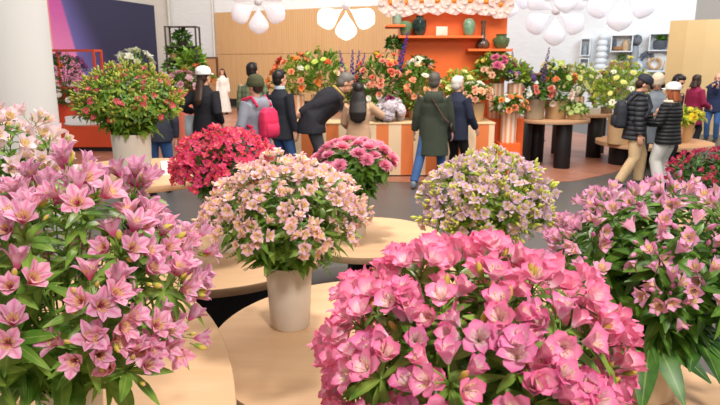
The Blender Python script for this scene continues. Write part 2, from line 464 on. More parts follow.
pI = person('white-haired person in navy jacket beside the green parka', 1.5, 9.68, -48, 1.63, top=cloth('navy_jacket', '272b3d'), hem=.72, pants=cloth('black_trousers', '1b1a1d'), hair=hair_white, puff=1.12, hands=((.25, .2, .9), (-.2, .25, 1.0)), head_yaw=-10)
pJ = person('person in dark cap, black puffer jacket and khaki trousers looking down', 4.12, 9.3, -100, 1.66, top=cloth('black_puffer', '34353a', q=.075, rough=.5), hem=.76, pants=cloth('khaki', 'd0b28a'), hair=hair_brown, head_pitch=32,
            hat=M('navy_cap', '2a2c38', .7), hat_kind='cap', puff=1.14, leg=1.12, hands=((.24, .02, .82), (-.16, .3, 1.12)), feet=((.1, -.2, .09), (-.1, .14, .07)), shoes=M('grey_green_shoe', '55605a', .6))
pK = person('person in white cap and quilted black jacket with light grey trousers', 4.55, 9.15, 38, 1.54, female=True, top=cloth('black_quilted', '2a2a2c', q=.06, rough=.5), hem=.76, pants=cloth('light_trousers', 'd2cfca'), hair=hair_auburn, hair_style='bob',
            hat=M('white_cap', 'ece9e6', .8, .05), hat_kind='cap', puff=1.24, leg=1.32, collar=cloth('cream_fleece', 'dccbb4'), hands=((.15, .3, 1.1), (-.2, .28, 1.1)), scarf=cloth('cream_fleece', 'dccbb4'), feet=((.12, .02, .07), (-.12, 0, .07)))
pL = person('person in beige bucket hat and grey coat standing behind the white cap', 4.72, 10.0, 150, 1.66, female=True, top=cloth('grey_coat', '7b828c'), hem=.6, pants=charcoal, hair=hair_brown, hair_style='bob', hat=cloth('beige_hat', 'd3bfa6'), hat_kind='beanie', head_pitch=25, hands=((.15, .3, 1.15), (-.15, .3, 1.15)))
pM = person('dark-haired person leaning forward behind the white cap and beige hat', 5.12, 10.4, -150, 1.66, lean=10, top=cloth('dark_coat', '3b3238'), hem=.65, pants=black, hair=hair_black, hair_style='bob', head_pitch=20)
pN = person('dark curly-haired person in maroon coat beyond the yellow flowers', 7.2, 13.5, -75, 1.58, female=True, top=cloth('maroon_coat', '8f2346'), hem=.6, pants=black, hair=hair_brown, hair_style='bob', puff=1.15, hands=((.2, .25, 1.0), (-.2, .25, 1.0)))
pO = person('balding person in navy jacket and jeans raising a hand to the face', 8.5, 15.0, 140, 1.58, top=cloth('navy_coat', '2b3350'), hem=.76, pants=denim, puff=1.2, hands=((.03, .2, 1.47), (-.05, .22, 1.4)), skin=SKIN)
pP = person('person in dark coat and jeans bending behind the red and green bouquet', -2.9, 8.9, 8, 1.6, lean=24, head_pitch=20, top=cloth('dark_blue_coat', '2c2d3a'), hem=.8, pants=denim, hair=hair_black, puff=1.08)
backpack(pD, cloth('pink_nylon', 'd8305a', rough=.6), 'hot pink backpack worn over the grey hooded jacket', (.14, .085, .21))
backpack(pJ, cloth('dark_nylon', '2f3138', rough=.6), 'black backpack worn over the black puffer jacket')
# tote and cross-body bag
p0 = pA['W'](pA['hands'][1])
t = thing('tote_bag', 'pale blue-grey tote bag hanging from the arm of the white-capped visitor', 'bag', p0+V((0, 0, -.36)), pA['yaw']+.5)
g = MB(); g.loft([[(a*(abs(math.cos(q))**.6)*(1 if math.cos(q) > 0 else -1), b*math.sin(q), z) for q in [2*PI*j/20 for j in range(20)]] for z, a, b in ((0, .13, .05), (.03, .16, .07), (.2, .165, .06), (.32, .15, .03))])
g.obj('bag_body', cloth('pale_canvas', 'e0e8f0'), t, smooth=True)
for s in (1, -1):
    g = MB(); g.tube([(-.08, .02*s, .3), (-.05, .02*s, .42), (0, .01*s, .46), (.05, .02*s, .42), (.08, .02*s, .3)], .008, 6); g.obj('strap', cloth('pale_canvas', 'e0e8f0'), t, smooth=True)
T, X, fw = pH['T'], pH['X'], pH['fw']
b0 = pH['W'](T(.0, .0)+X*.24)
t = thing('shoulder_bag', 'small dark shoulder bag with brown strap slung across the green parka', 'bag', b0, pH['yaw'])
loc = lambda q: Matrix.Rotation(-pH['yaw'], 3, 'Z') @ (pH['W'](q)-b0)
g = MB(); g.tube([loc(q) for q in (T(.3, .17)-X*.06, T(.47, .06)-X*.13, T(.5, -.1)-X*.07, T(.42, -.175)-X*.01, T(.28, -.19)+X*.09, T(.15, -.16)+X*.17, T(.08, -.06)+X*.235)], [(.02, .008)]*7, 8); g.obj('strap', M('brown_leather', '5b3b33', .5), t, smooth=True)
c = loc(T(.0, .02)+X*.27)
g = MB(); g.ell(c, (.04, .1, .08)); g.obj('bag_body', M('dark_leather', '2b2523', .5), t, smooth=True)

# ------------------------------------------------------------------ setting
def poly_wall(name, p0, p1, z0, z1, th, mat):
    """an upright slab from p0 to p1 (thickness to the right of the direction)"""
    d = (V((p1[0], p1[1], 0))-V((p0[0], p0[1], 0))); L = d.length; a = math.atan2(d.y, d.x)
    b = MB().box(0, L, 0, th, z0, z1); o = b.obj(name, mat, None, (p0[0], p0[1], 0), (0, 0, a)); return o
def brick_mat(name, col, var=.06):
    n = NT(name); co = n.objco(); xyz = n.sep(co)
    cmb = n.n('ShaderNodeCombineXYZ'); n.put(cmb.inputs[0], xyz[0]); n.put(cmb.inputs[1], xyz[2])
    br = n.n('ShaderNodeTexBrick'); n.put(br.inputs['Vector'], cmb.outputs[0]); br.inputs['Scale'].default_value = 1
    br.inputs['Brick Width'].default_value = .24; br.inputs['Row Height'].default_value = .08; br.inputs['Mortar Size'].default_value = .008
    c = lin(col); br.inputs['Color1'].default_value = c; br.inputs['Color2'].default_value = tuple(x*(1-var) for x in c[:3])+(1,); br.inputs['Mortar'].default_value = tuple(x*.93 for x in c[:3])+(1,)
    return n.bsdf(n.mix(n.math('MULTIPLY', n.noise(.8, co, 3), .1), br.outputs[0], tuple(x*.85 for x in c[:3])+(1,)), .8, n.bump(br.outputs['Fac'], -.12, .006))
# floor: polished grey concrete, terracotta patterned flooring beyond
n = NT('concrete_floor'); co = n.objco()
k = n.mix(n.noise(.7, co, 6, .6), lin('544f4d'), lin('6a6562')); k = n.mix(n.math('MULTIPLY', n.noise(30, co, 2), .2), k, lin('45413f'))
fm = n.bsdf(k, .38, spec=.35)
structure(MB().box(-14, 14, -3, 31, -.1, 0).obj('floor', fm))
n = NT('terracotta_floor'); co = n.objco()
m1 = n.mapping(co, (1, 1, 1), (0, 0, .9)); xyz = n.sep(m1)
cmb = n.n('ShaderNodeCombineXYZ'); n.put(cmb.inputs[0], xyz[0]); n.put(cmb.inputs[1], xyz[1])
br = n.n('ShaderNodeTexBrick'); n.put(br.inputs['Vector'], cmb.outputs[0]); br.inputs['Scale'].default_value = 1; br.inputs['Brick Width'].default_value = 1.3; br.inputs['Row Height'].default_value = .2
br.inputs['Mortar Size'].default_value = .006; br.inputs['Color1'].default_value = lin('ab6e55'); br.inputs['Color2'].default_value = lin('8f5c49'); br.inputs['Mortar'].default_value = lin('6a4034')
tm = n.bsdf(n.mix(n.math('MULTIPLY', n.noise(2, co, 3), .5), br.outputs[0], lin('cb9078')), .4, spec=.35)
g = MB(); pts = [(-12.5, 9.6), (-3, 9.75), (.2, 9.7), (1.6, 9.55), (2.7, 9.5), (3.5, 9.8), (4.35, 10.5), (5.2, 11.6), (5.8, 13), (6, 16), (5.6, 19), (4, 21.8), (-8.6, 27.5), (-12, 20)]
N = len(pts)
g.add([(x, y, 0) for x, y in pts]+[(x, y, .008) for x, y in pts], [tuple(range(N, 2*N))]+[(i, (i+1) % N, N+(i+1) % N, N+i) for i in range(N)])
structure(g.obj('floor_terracotta', tm))
BW = brick_mat('white_brick', 'f1f2f3')
ca, cb = (-8.63, 29.2), (10.25, 19.75)
dx, dy = cb[0]-ca[0], cb[1]-ca[1]; LB = math.hypot(dx, dy); ux, uy = dx/LB, dy/LB; nx, ny = uy, -ux     # n points to the room
if ny > 0: nx, ny = -nx, -ny
structure(poly_wall('wall_back', ca, cb, 0, 7.5, .25, BW))
structure(poly_wall('wall_left', (-15.8, 4.3), ca, 0, 7.5, .25, brick_mat('white_brick_side', 'd9d2c8')))
structure(poly_wall('wall_right', cb, (7.9, 14.4) if False else (12.2, 14.0), 0, 7.5, .25, M('grey_wall', 'b9b4ac', .8, .04, 2)))
def onback(px, off=0.0):
    """the point of the back wall seen at this column (off: metres out from it)"""
    k = (px-360)/FPX*.9755
    # x = k*y (near the horizon)
    s = (k*(ca[1]+ny*off)-(ca[0]+nx*off))/(ux-k*uy)
    return s, V((ca[0]+nx*off+ux*s, ca[1]+ny*off+uy*s, 0))
AB = math.atan2(uy, ux)
def zof(py, y): return at(360, py, y).z
# timber panelling on the back wall
n = NT('ribbed_timber'); co = n.objco(); xyz = n.sep(co)
w = n.math('SINE', n.math('MULTIPLY', xyz[0], 2*PI/.11))
k = n.mix(n.noise(1.2, n.mapping(co, (6, 1, .5)), 4, .6), lin('c99a68'), lin('ddb483'))
k = n.mix(n.math('MULTIPLY', n.smooth(w, .55, 1), .22), k, lin('a97845'))
wm = n.bsdf(k, .55, n.bump(w, .4, .01))
s0, q0 = onback(218, .1); s1, q1 = onback(445, .1)
t = thing('timber_panelling', 'tall ribbed light wood panelling across the white back wall', 'panelling', (q0.x, q0.y, 0), AB)
L = s1-s0
MB().box(0, L, -.06, 0, .32, 2.2).obj('panel', wm, t); MB().box(0, L, -.065, -.005, 2.215, 3.95).obj('panel', wm, t); MB().box(0, L, -.07, 0, 0, .3).obj('plinth', M('dark_plinth', '2c2523', .6), t)
# pipes in the corner
for px in (160, 172, 215):
    if px < 165: continue
    s, q = onback(px, .16)
    tag(MB().lathe([(.06, 0), (.06, 7.4)], 12).obj('wall_pipe', M('pipe_white', 'd8d2c8', .5), None, (q.x, q.y, 0), smooth=True), 'white vertical pipe running up the back wall %s' % ('in the corner behind the plant rack' if px < 200 else 'beside the end of the wood panelling'), 'pipe')
# mural on the left wall
lw = V((-8.63+15.8, 29.2-4.3, 0)); lw.normalize(); aL = math.atan2(lw.y, lw.x)
def onleft(px, off=.12):
    k = (px-360)/FPX*.9755; nX, nY = lw.y, -lw.x
    x0, y0 = -15.8+nX*off, 4.3+nY*off
    s = (k*y0-x0)/(lw.x-k*lw.y); return s, V((x0+lw.x*s, y0+lw.y*s, 0))
s0, q0 = onleft(48); s1, q1 = onleft(157); LM = s1-s0
n = NT('mural_paint'); co = n.objco(); xyz = n.sep(co)
X_ = n.math('DIVIDE', xyz[0], LM)
curve = n.math('ADD', X_, n.math('MULTIPLY', n.math('SUBTRACT', xyz[2], 1.9), .045))
k = n.mix(n.smooth(X_, .0, .04), lin('f0b070'), lin('f2cfa8')); k = n.mix(n.smooth(X_, .02, .05), k, lin('dd86b4'))
k = n.mix(n.smooth(xyz[2], 1.4, 4.2), k, n.mix(n.smooth(X_, .02, .05), lin('ef9a5c'), lin('b9509a')))
blue = n.mix(n.smooth(n.math('ADD', curve, n.math('MULTIPLY', xyz[2], .05)), .3, .62), lin('6a63a8'), lin('2f3050'))
k = n.mix(n.smooth(curve, .212, .24), k, blue)
mm = n.bsdf(n.mix(n.math('MULTIPLY', n.noise(3, co, 4), .15), k, lin('1d1d35')), .6)
tag(MB().box(0, LM, -.05, 0, 1.2, 4.25).obj('mural', mm, None, (q0.x, q0.y, 0), (0, 0, aL)), 'large dark blue and pink mural canvas on the side wall', 'mural')
# white round column
structure(MB().lathe([(.5, 0), (.5, 7.4)], 64).obj('column', M('white_column', 'cbcac8', .6, .04, 1.5, bump=.003, bscale=12), None, (-3.45, 6.0, 0), smooth=True))
# curved tan partition
g = MB(); arc = []
for i in range(13):
    a = math.radians(108-i*5.2); arc.append((10.9+3.0*math.cos(a)*-1, 14.25+3.0*math.sin(a)))
arc = [(x*.972, y) for x, y in [(8.42, 17.0), (8.75, 16.72), (9.15, 16.5), (9.6, 16.32), (10.1, 16.2), (10.7, 16.12), (11.4, 16.1), (12.2, 16.1)]]
N = len(arc); th = .22; vs = []
for i, (x, y) in enumerate(arc):
    a = arc[max(i-1, 0)]; b = arc[min(i+1, N-1)]; tx, ty = b[0]-a[0], b[1]-a[1]; l = math.hypot(tx, ty)
    vs.append([(x, y), (x-ty/l*th, y+tx/l*th)])
ZT = 2.93
g.add([(p[0], p[1], z) for v in vs for p in v for z in (0, ZT)], [f for i in range(N-1) for f in ((4*i, 4*i+4, 4*i+5, 4*i+1), (4*i+2, 4*i+3, 4*i+7, 4*i+6), (4*i+1, 4*i+5, 4*i+7, 4*i+3))]+[(0, 1, 3, 2), (4*N-4, 4*N-2, 4*N-1, 4*N-3)])
structure(g.obj('partition_tan', M('tan_partition', 'd8b37c', .6, .05, 2)))
# ================================================================== FLOWERS
def tepal(mb, az, L, W, r0, z0, p0, p1, tip=4.0, pw=.55, cup=.25, typ=0, nu=5, curl=0, kk=1.0):
    er = V((math.cos(az), math.sin(az), 0)); et = V((-math.sin(az), math.cos(az), 0)); z = V((0, 0, 1))
    r, h = r0, z0; vs = []; uv = []
    for i in range(nu+1):
        t = i/nu
        ph = math.radians(p0+(p1-p0)*t**kk+curl*max(0, t-.7)/.3)
        if i: r += L/nu*math.sin(ph); h += L/nu*math.cos(ph)
        w = W*(.16+.84*min(1, (t/.62))**.8)*(max(1-t**tip, 0.0))**pw + W*.03
        nn = -er*math.cos(ph)+z*math.sin(ph)
        for v in (-1, 0, 1):
            vs.append(er*r+z*h+et*(w*v)+nn*(cup*w*v*v)); uv.append((t, typ+.5+v*.47))
    fs = [(i*3+j, i*3+j+1, i*3+j+4, i*3+j+3) for i in range(nu) for j in (0, 1)]
    mb.add(vs, fs, uv)

def alstro(seed, L=.046, W=.0165, spread=1.0, tip=5, pw=.5, nu=5, inner=.72):
    r = random.Random(seed); mb = MB(); op = spread*r.uniform(.85, 1.12)
    for q in range(3):
        a = q*2*PI/3+r.uniform(-.12, .12)
        tepal(mb, a, L*r.uniform(.93, 1.05), W*r.uniform(.93, 1.1), .003, 0, 14, 82*op, tip, pw, .22, 0, nu, r.uniform(0, 30))
        tepal(mb, a+PI/3+r.uniform(-.1, .1), L*1.06*r.uniform(.93, 1.05), W*inner*r.uniform(.93, 1.08), .0025, .002, 10, 66*op, tip*.7, pw*1.1, .3, 1, nu, r.uniform(-5, 25))
    return mb
def stamens(seed):
    r = random.Random(seed); mb = MB()
    for q in range(5):
        a = q*2*PI/5+r.uniform(-.3, .3); e = V((math.cos(a), math.sin(a), 0))
        mb.tube([e*.002, e*.006+V((0, 0, .018)), e*.011+V((0, 0, .031))], [.0007, .0006, .0005], 4)
        mb.ell(e*.0115+V((0, 0, .032)), (.0013, .0013, .0024), None, 5, 4)
    return mb
def bud(seed, L=.03, R=.0065):
    mb = MB(); prof = [(.0012, -.012), (.0016, -.002), (.004, 0), (R*.9, L*.3), (R, L*.55), (R*.6, L*.85), (R*.15, L)]
    mb.loft([[(a*math.cos(2*PI*j/7), a*math.sin(2*PI*j/7), z) for j in range(7)] for a, z in prof])
    mb.uv = {i: [(min(1, max(0, mb.v[k][2]/L)), .5) for k in f] for i, f in enumerate(mb.f)}
    return mb
def bud_mat(name, base, tip, low='8fa84a'):
    n = NT(name); uv = n.sep(n.n('ShaderNodeUVMap').outputs[0]); t = uv[0]
    k = n.mix(n.smooth(t, .15, .55), lin(low), lin(base)); k = n.mix(n.smooth(t, .8, 1), k, lin(tip))
    return n.bsdf(k, .5, spec=.3, tfac=.15)

def leaf(mb, base, d, nrm, L, W, droop=.4, fold=.25, nu=4, twist=0, roundness=1.0):
    d = V(d).normalized(); side = d.cross(V(nrm)); 
    if side.length < 1e-3: side = V((1, 0, 0))
    side.normalize(); up = side.cross(d).normalized()
    p = V(base); vs = []; uv = []; dd = d.copy()
    for i in range(nu+1):
        t = i/nu
        if i:
            ax = Matrix.Rotation(-droop/nu, 3, side); dd = ax @ dd; up = ax @ up; p = p+dd*(L/nu)
        w = W*(math.sin(PI*min(1, t*.93+.045))**roundness)*(1-.25*t) + W*.03
        s2 = side*math.cos(twist*t)+up*math.sin(twist*t)
        for v in (-1, 0, 1):
            vs.append(p+s2*(w*v)+up*(fold*w*v*v)); uv.append((t, .5+.5*v))
    mb.add(vs, [(i*3+j, i*3+j+1, i*3+j+4, i*3+j+3) for i in range(nu) for j in (0, 1)], uv)

def perp_dirs(ax):
    ax = V(ax).normalized(); r = V((1, 0, 0)) if abs(ax.x) < .7 else V((0, 1, 0))
    a = ax.cross(r).normalized(); return a, ax.cross(a).normalized()
def frame(d, roll, pos, s):
    a, b = perp_dirs(d); x = a*math.cos(roll)+b*math.sin(roll); d = V(d).normalized(); y = d.cross(x)
    return Matrix(((x.x*s, y.x*s, d.x*s, pos.x), (x.y*s, y.y*s, d.y*s, pos.y), (x.z*s, y.z*s, d.z*s, pos.z), (0, 0, 0, 1)))
def merge(mb, src, mw):
    off = len(mb.v); fo = len(mb.f)
    mb.v += [tuple(mw @ V(p)) for p in src.v]
    for i, f in enumerate(src.f):
        if i in src.uv: mb.uv[fo+i] = src.uv[i]
        mb.f.append(tuple(off+q for q in f))
CAMP = V((0, 0, CAMZ))

def place(root, name, items, variants, mats, most, subs=None):
    """items: (matrix, variant index). The most visible become parts of their own, the rest one part"""
    ro = V(root.location)
    def score(it):
        p = it[0].translation; z = V((it[0][0][2], it[0][1][2], it[0][2][2])).normalized()
        c = (CAMP-(p+ro)).normalized(); out = (p-root_c).normalized() if (p-root_c).length > 1e-4 else z
        return -(out.dot(c)+.3*z.dot(c))
    root_c = V((0, 0, root.get('_hc', 0)))
    items = sorted(items, key=score)
    for mw, k in items[:most]:
        o = link(name, variants[k][1], root, mw=mw)
        if subs: link(subs[0], subs[1], o)
    rest = items[most:]
    if rest:
        g = MB()
        for mw, k in rest: merge(g, variants[k][0], mw)
        o = link(name, g.mesh(name, mats), root); o['kind'] = 'stuff'

def fib(n, lo, r, j=.5):
    out = []
    for i in range(n):
        c = 1-(1-lo)*(i+.5)/n; c = max(-1, min(1, c+r.uniform(-j, j)/n))
        a = i*2.399963+r.uniform(-.25, .25); s = math.sqrt(1-c*c); out.append(V((s*math.cos(a), s*math.sin(a), c)))
    return out

def alstro_bouquet(label, rim, R, H, hc, K, n, blooms, pm, bm, lm, seed, group='alstroemeria bouquets on the round tables', spread=.05, bs=1.0, nbud=2, low=-.2, whorl=6, wl=.08, ww=.011, along=12, al=.09, aw=.013, skirt=30, sl=.12, sw=.02,
                   sub=True, tilt=(25, 70), updir=.3, rimr=.07, bud_s=1.0, cat='bouquet', jit=(.86, 1.03), feather=0):
    r = random.Random(seed)
    root = thing('bouquet', label, cat, rim, 0, group); root['_hc'] = hc
    C = V((0, 0, hc)); fol = MB(); fl = []; bd = []
    for d in fib(K, low, r):
        f = r.uniform(*jit)
        pos = C+V((d.x*R*f, d.y*R*f, d.z*H*f))
        nr = V((d.x/R, d.y/R, d.z/H)).normalized()
        ax = (nr*.8+V((0, 0, updir))+V((r.uniform(-.2, .2), r.uniform(-.2, .2), r.uniform(-.15, .15)))).normalized()
        base = pos-ax*(spread*1.1)
        s0 = V((d.x*rimr*.8, d.y*rimr*.8, -.06)); a = PI*2*r.random()
        mid = s0*.45+base*.55; mid = V((mid.x*.75, mid.y*.75, mid.z+.02))
        pts = [s0, (s0+mid)/2*V((1, 1, 1)).x, mid, (mid+base)/2, base]
        fol.tube(pts, [.0032, .003, .0028, .0026, .0024], 5)
        A, B = perp_dirs(ax)
        nn = n if isinstance(n, int) else r.choice(n)
        a0 = r.random()*6.28
        for q in range(nn):
            az = a0+q*2*PI/max(nn, 1)+r.uniform(-.3, .3); ti = math.radians(r.uniform(*tilt))
            dr = (ax*math.cos(ti)+(A*math.cos(az)+B*math.sin(az))*math.sin(ti)).normalized()
            bp = base+dr*spread*r.uniform(.8, 1.15)
            fol.tube([base, base+(ax*.35+dr*.65).normalized()*spread*.5, bp], [.0017, .0015, .0014], 4)
            dd = (dr+V((0, 0, .15))).normalized()
            fl.append((frame(dd, r.random()*6.28, bp, bs*r.uniform(.88, 1.1)), r.randrange(len(blooms))))
        for q in range(nbud if isinstance(nbud, int) else r.choice(nbud)):
            az = r.random()*6.28; ti = math.radians(r.uniform(5, 60)); dr = (ax*math.cos(ti)+(A*math.cos(az)+B*math.sin(az))*math.sin(ti)).normalized()
            bd.append((frame(dr, 0, base+dr*spread*r.uniform(.7, 1.25), bud_s*r.uniform(.6, 1.2)), 0))
        for q in range(whorl):
            az = a0+q*2*PI/whorl+r.uniform(-.3, .3); ti = math.radians(r.uniform(50, 100)); dr = (ax*math.cos(ti)+(A*math.cos(az)+B*math.sin(az))*math.sin(ti))
            leaf(fol, base-ax*.006, dr, ax, wl*r.uniform(.6, 1.15), ww*r.uniform(.8, 1.2), r.uniform(.2, .9), .3, 4, r.uniform(-.5, .5))
        for q in range(along):
            t = r.uniform(.25, .98); i = min(3, int(t*4)); u = t*4-i; p = pts[i].lerp(pts[i+1], u); dr0 = (pts[i+1]-pts[i]).normalized(); A2, B2 = perp_dirs(dr0); az = r.random()*6.28
            dr = dr0*r.uniform(.1, .7)+(A2*math.cos(az)+B2*math.sin(az))
            leaf(fol, p, dr, dr0, al*r.uniform(.6, 1.2), aw*r.uniform(.7, 1.2), r.uniform(.2, 1.0), .25, 4, r.uniform(-.6, .6))
    for q in range(skirt):
        az = r.random()*6.28; e = V((math.cos(az), math.sin(az), 0)); rr = rimr*r.uniform(.7, 1.0)
        zz = r.uniform(-.0, hc*.8); rad = rr+(R*.75-rr)*(max(zz, 0)/max(hc, .01))*r.uniform(.4, 1)
        leaf(fol, e*rad+V((0, 0, zz+.01)), e+V((0, 0, r.uniform(-.25, .5))), V((0, 0, 1)), sl*r.uniform(.6, 1.2), sw*r.uniform(.7, 1.2), r.uniform(.3, 1.2), .2, 5, r.uniform(-.4, .4))
    for q in range(feather):     # fine fern sprigs
        az = r.random()*6.28; e = V((math.cos(az), math.sin(az), 0)); zz = r.uniform(0, hc*.9); p = e*(rimr+(R*.6-rimr)*zz/hc)+V((0, 0, zz)); d = (e+V((0, 0, r.uniform(-.5, .3)))).normalized(); ln = r.uniform(.07, .14)
        tip = p+d*ln+V((0, 0, -.02)); fol.tube([p, p+d*ln*.5, tip], [.001, .001, .0006], 4); sd = d.cross(V((0, 0, 1))).normalized()
        for w in range(9):
            t = (w+1)/9; b = p.lerp(tip, t)
            for s in (1, -1): leaf(fol, b, sd*s+d*.7, V((0, 0, 1)), .024*(1.1-.5*t), .004, .3, .1, 2)
    link('foliage', fol.mesh('foliage', lm), root)
    bms = [(b, b.mesh('flower', pm)) for b in blooms]
    sub_m = (('stamen', STAM) if sub else None)
    place(root, 'flower', fl, bms, pm, 100, sub_m)
    if bd:
        b0 = bud(seed); place(root, 'bud', bd, [(b0, b0.mesh('bud', bm))], bm, 60)
    del root['_hc']
    return root
STAM = stamens(3).mesh('stamen', M('stamen', 'd9c77a', .6, .1, 50))

LM1 = leaf_mat('leaf_mid', '3f6a1f', '6f9a35'); LM2 = leaf_mat('leaf_deep', '274a1c', '4d7a2a'); LM3 = leaf_mat('leaf_lime', '7d9a2e', 'a9bd4a'); LM4 = leaf_mat('leaf_fresh', '4f7f25', '8fb04a')
ROUND = [alstro(i, .046, .0168, (.78, .62, .5, .72, .42)[i], 5, .5, 7, .75) for i in range(5)]
LILY = [alstro(20+i, .056, .0175, (.72, .62, .4, .7, .5)[i], 3.2, .6, 7, .78) for i in range(5)]
SMALL = [alstro(40+i, .04, .0145, 1.0, 5, .5, 4) for i in range(5)]
CLOSED = [alstro(60+i, .05, .0145, (.62, .5, .7, .4, .55)[i], 4, .55, 5) for i in range(5)]

# ------------------------------------------------------------------ round tables at the front
ply = None
n = NT('birch_top'); co = n.objco()
k = n.mix(n.noise(1.6, n.mapping(co, (1, 7, 1), (0, 0, .4)), 5, .6), lin('c79a70'), lin('dfbb95')); k = n.mix(n.math('MULTIPLY', n.noise(9, n.mapping(co, (1, 12, 1), (0, 0, .4)), 3), .25), k, lin('b98c62'))
PLY = n.bsdf(k, .5, spec=.35)
EDGE = M('ply_edge', 'c09a78', .6, .15, 30); BLK = M('black_leg', '1c1a1b', .5, .1, 6)
def round_table(label, c, z, a, b=None, legs=None, lr=.15, th=.05, group='round display tables at the front', top=None):
    b = b or a
    t = thing('round_table', label, 'table', (c[0], c[1], 0), 0, group)
    g = MB(); N = 96
    prof = [(.995, z-th), (1.0, z-th+.004), (1.0, z-.004), (.997, z)]
    g.loft([[(a*s*math.cos(2*PI*j/N), b*s*math.sin(2*PI*j/N), h) for j in range(N)] for s, h in prof])
    for i, f in enumerate(g.f):
        if len(f) == 4: g.mi[i] = 1
    g.obj('tabletop', [top or PLY, EDGE], t, smooth=True)
    for x, y in legs or [(0, 0)]:
        MB().lathe([(lr*.97, 0), (lr, .01), (lr, z-th-.005), (lr*.98, z-th)], 36, (x, y, 0)).obj('leg', BLK, t, smooth=True)
    return t
ZA, ZB, ZD, ZE, ZF, ZG, ZH, ZI, ZJ = .80, .70, .50, .65, .95, .70, .80, .60, .50
round_table('long oval birch table under the pale pink lily bouquet', (-1.25, .86), ZA, .955, 2.1, [(-.35, 1.2), (-.3, 0), (-.2, -1.1)])
round_table('round birch table holding the peach bouquet in a stone-coloured vase', (.094, 2.47), ZB, .73)
round_table('low round birch table under the pink chrysanthemums', (.05, 4.8), ZD, .6)
round_table('round birch table partly behind the peach vase, carrying the crimson bouquet', (-.98, 3.9), ZE, .75, legs=[(0.05, 0)], lr=.6)  # leg made oversized so its black stands in for the dark gap below
round_table('tall round birch table under the red and green bouquet', (-1.9, 5.2), ZF, .75)
round_table('round table under the hot pink bouquet', (.3, .72), ZG, .58)
round_table('round birch table with one edge showing below the lilac-pink bouquet', (.80, 1.80), ZH, .47, legs=[(.05, 0)], lr=.12) if False else None
round_table('round birch table below the lilac-pink bouquet with glossy hand-shaped leaves', (.72, 1.86), ZH, .5)
round_table('low round table under the lilac and lime bouquet', (.72, 3.35), ZI, .5)
round_table('low round table under the dark crimson bouquet', (2.85, 5.1), ZJ, .6)

def vase(label, c, z, r0, r1, h, mat, lip=.006, group=None, prof=None, name='vase', cat='vase', n=36):
    t = MB()
    if prof is None: prof = [(r0*.92, 0), (r0, .008), (r1, h-.004), (r1-lip*.3, h), (r1-lip, h-.002), (r1-lip*1.3, h-.05), (r0*.5, h-.06)]
    o = t.lathe(prof, n).obj(name, mat, None, (c[0], c[1], z), smooth=True)
    return tag(o, label, cat, group)
CER = M('stone_ceramic', 'cfc1b0', .35, .1, 7, bump=.002, bscale=20); CER2 = M('white_ceramic', 'e3d9cb', .35, .06, 5); CER3 = M('tan_ceramic', 'd8bf9f', .4, .08, 6)

# left, lily-like pale pink
PL = petal_mat('petal_lily', 'efbcd3', 'e79fc0', 'dc5a88', 'edc765', '8a2447', 'df7aa3', ysize=.45, k_streak=.6)
BL = bud_mat('bud_lily', 'd9c95a', 'e08aa8')
c = (-.80, 1.56)
vase('white vase almost hidden under the pale pink lily bouquet', c, ZA, .07, .085, .2, CER2, group=None)
alstro_bouquet('big pale pink lily-like alstroemeria bouquet with yellow buds on the oval table', (c[0], c[1], ZA+.2), .385, .34, .27, 56, (4, 5), LILY, PL, BL, LM4, 11, spread=.062, bs=1.0, nbud=3, low=-.35, whorl=6, wl=.11, ww=.015, along=14, al=.1, aw=.012, skirt=26, sl=.15, sw=.026, feather=26, bud_s=1.1, tilt=(8, 60), updir=.5)
# front, hot pink
PH_ = petal_mat('petal_hot_pink', 'f096bc', 'e6669c', 'f8d6e4', 'f5d9da', 'b8406c', None, k_streak=.4)
BH = bud_mat('bud_pink', 'c9b04a', 'd95a86')
c = (.235, 1.2)
vase('tan vase hidden under the hot pink bouquet', c, ZG, .08, .1, .36, CER3)
alstro_bouquet('hot pink round-petalled alstroemeria bouquet in front of the other tables', (c[0], c[1], ZG+.36), .315, .265, .165, 86, 5, ROUND, PH_, BH, LM4, 27, spread=.045, bs=.95, nbud=2, low=-.55, whorl=5, wl=.085, ww=.012, along=12, al=.09, aw=.013, skirt=34, sl=.11, sw=.02, tilt=(8, 58), updir=.5)
# middle, peach
PP = petal_mat('petal_peach', 'f7d0dd', 'f0b0c8', 'f9e6e0', 'efc648', 'a8523a', None, ysize=.6, k_streak=.4)
BP = bud_mat('bud_peach', 'e6c4a0', 'eab0a8')
c = (-.313, 2.6)
vase('stone-coloured cylindrical vase holding the peach bouquet', c, ZB, .088, .102, .29, CER)
alstro_bouquet('peach and cream alstroemeria bouquet in the stone-coloured vase', (c[0], c[1], ZB+.29), .36, .30, .19, 66, 5, SMALL, PP, BP, LM4, 13, spread=.05, bs=.86, nbud=2, low=-.05, whorl=5, wl=.06, ww=.008, along=16, al=.09, aw=.014, skirt=90, sl=.13, sw=.022, feather=20, updir=.4)
# lilac and lime
PU = petal_mat('petal_lilac', 'e6c4e2', 'dcabd6', 'f4e6e0', 'e8d070', '7a3a66', None, k_streak=.5)
BU = bud_mat('bud_lime', 'd9de62', 'dcc0b8', 'c0cc50')
c = (.64, 3.05)
vase('stone vase under the lilac and lime bouquet', c, ZI, .085, .1, .33, CER)
alstro_bouquet('lilac alstroemeria bouquet crowded with lime green buds', (c[0], c[1], ZI+.33), .345, .30, .2, 80, (4, 5), SMALL, PU, BU, leaf_mat('leaf_limey', '5f8a28', 'b3c850'), 14, spread=.05, bs=.85, nbud=(6, 7, 8), low=-.2, whorl=8, wl=.055, ww=.011, along=10, al=.08, aw=.013, skirt=40, bud_s=1.05)
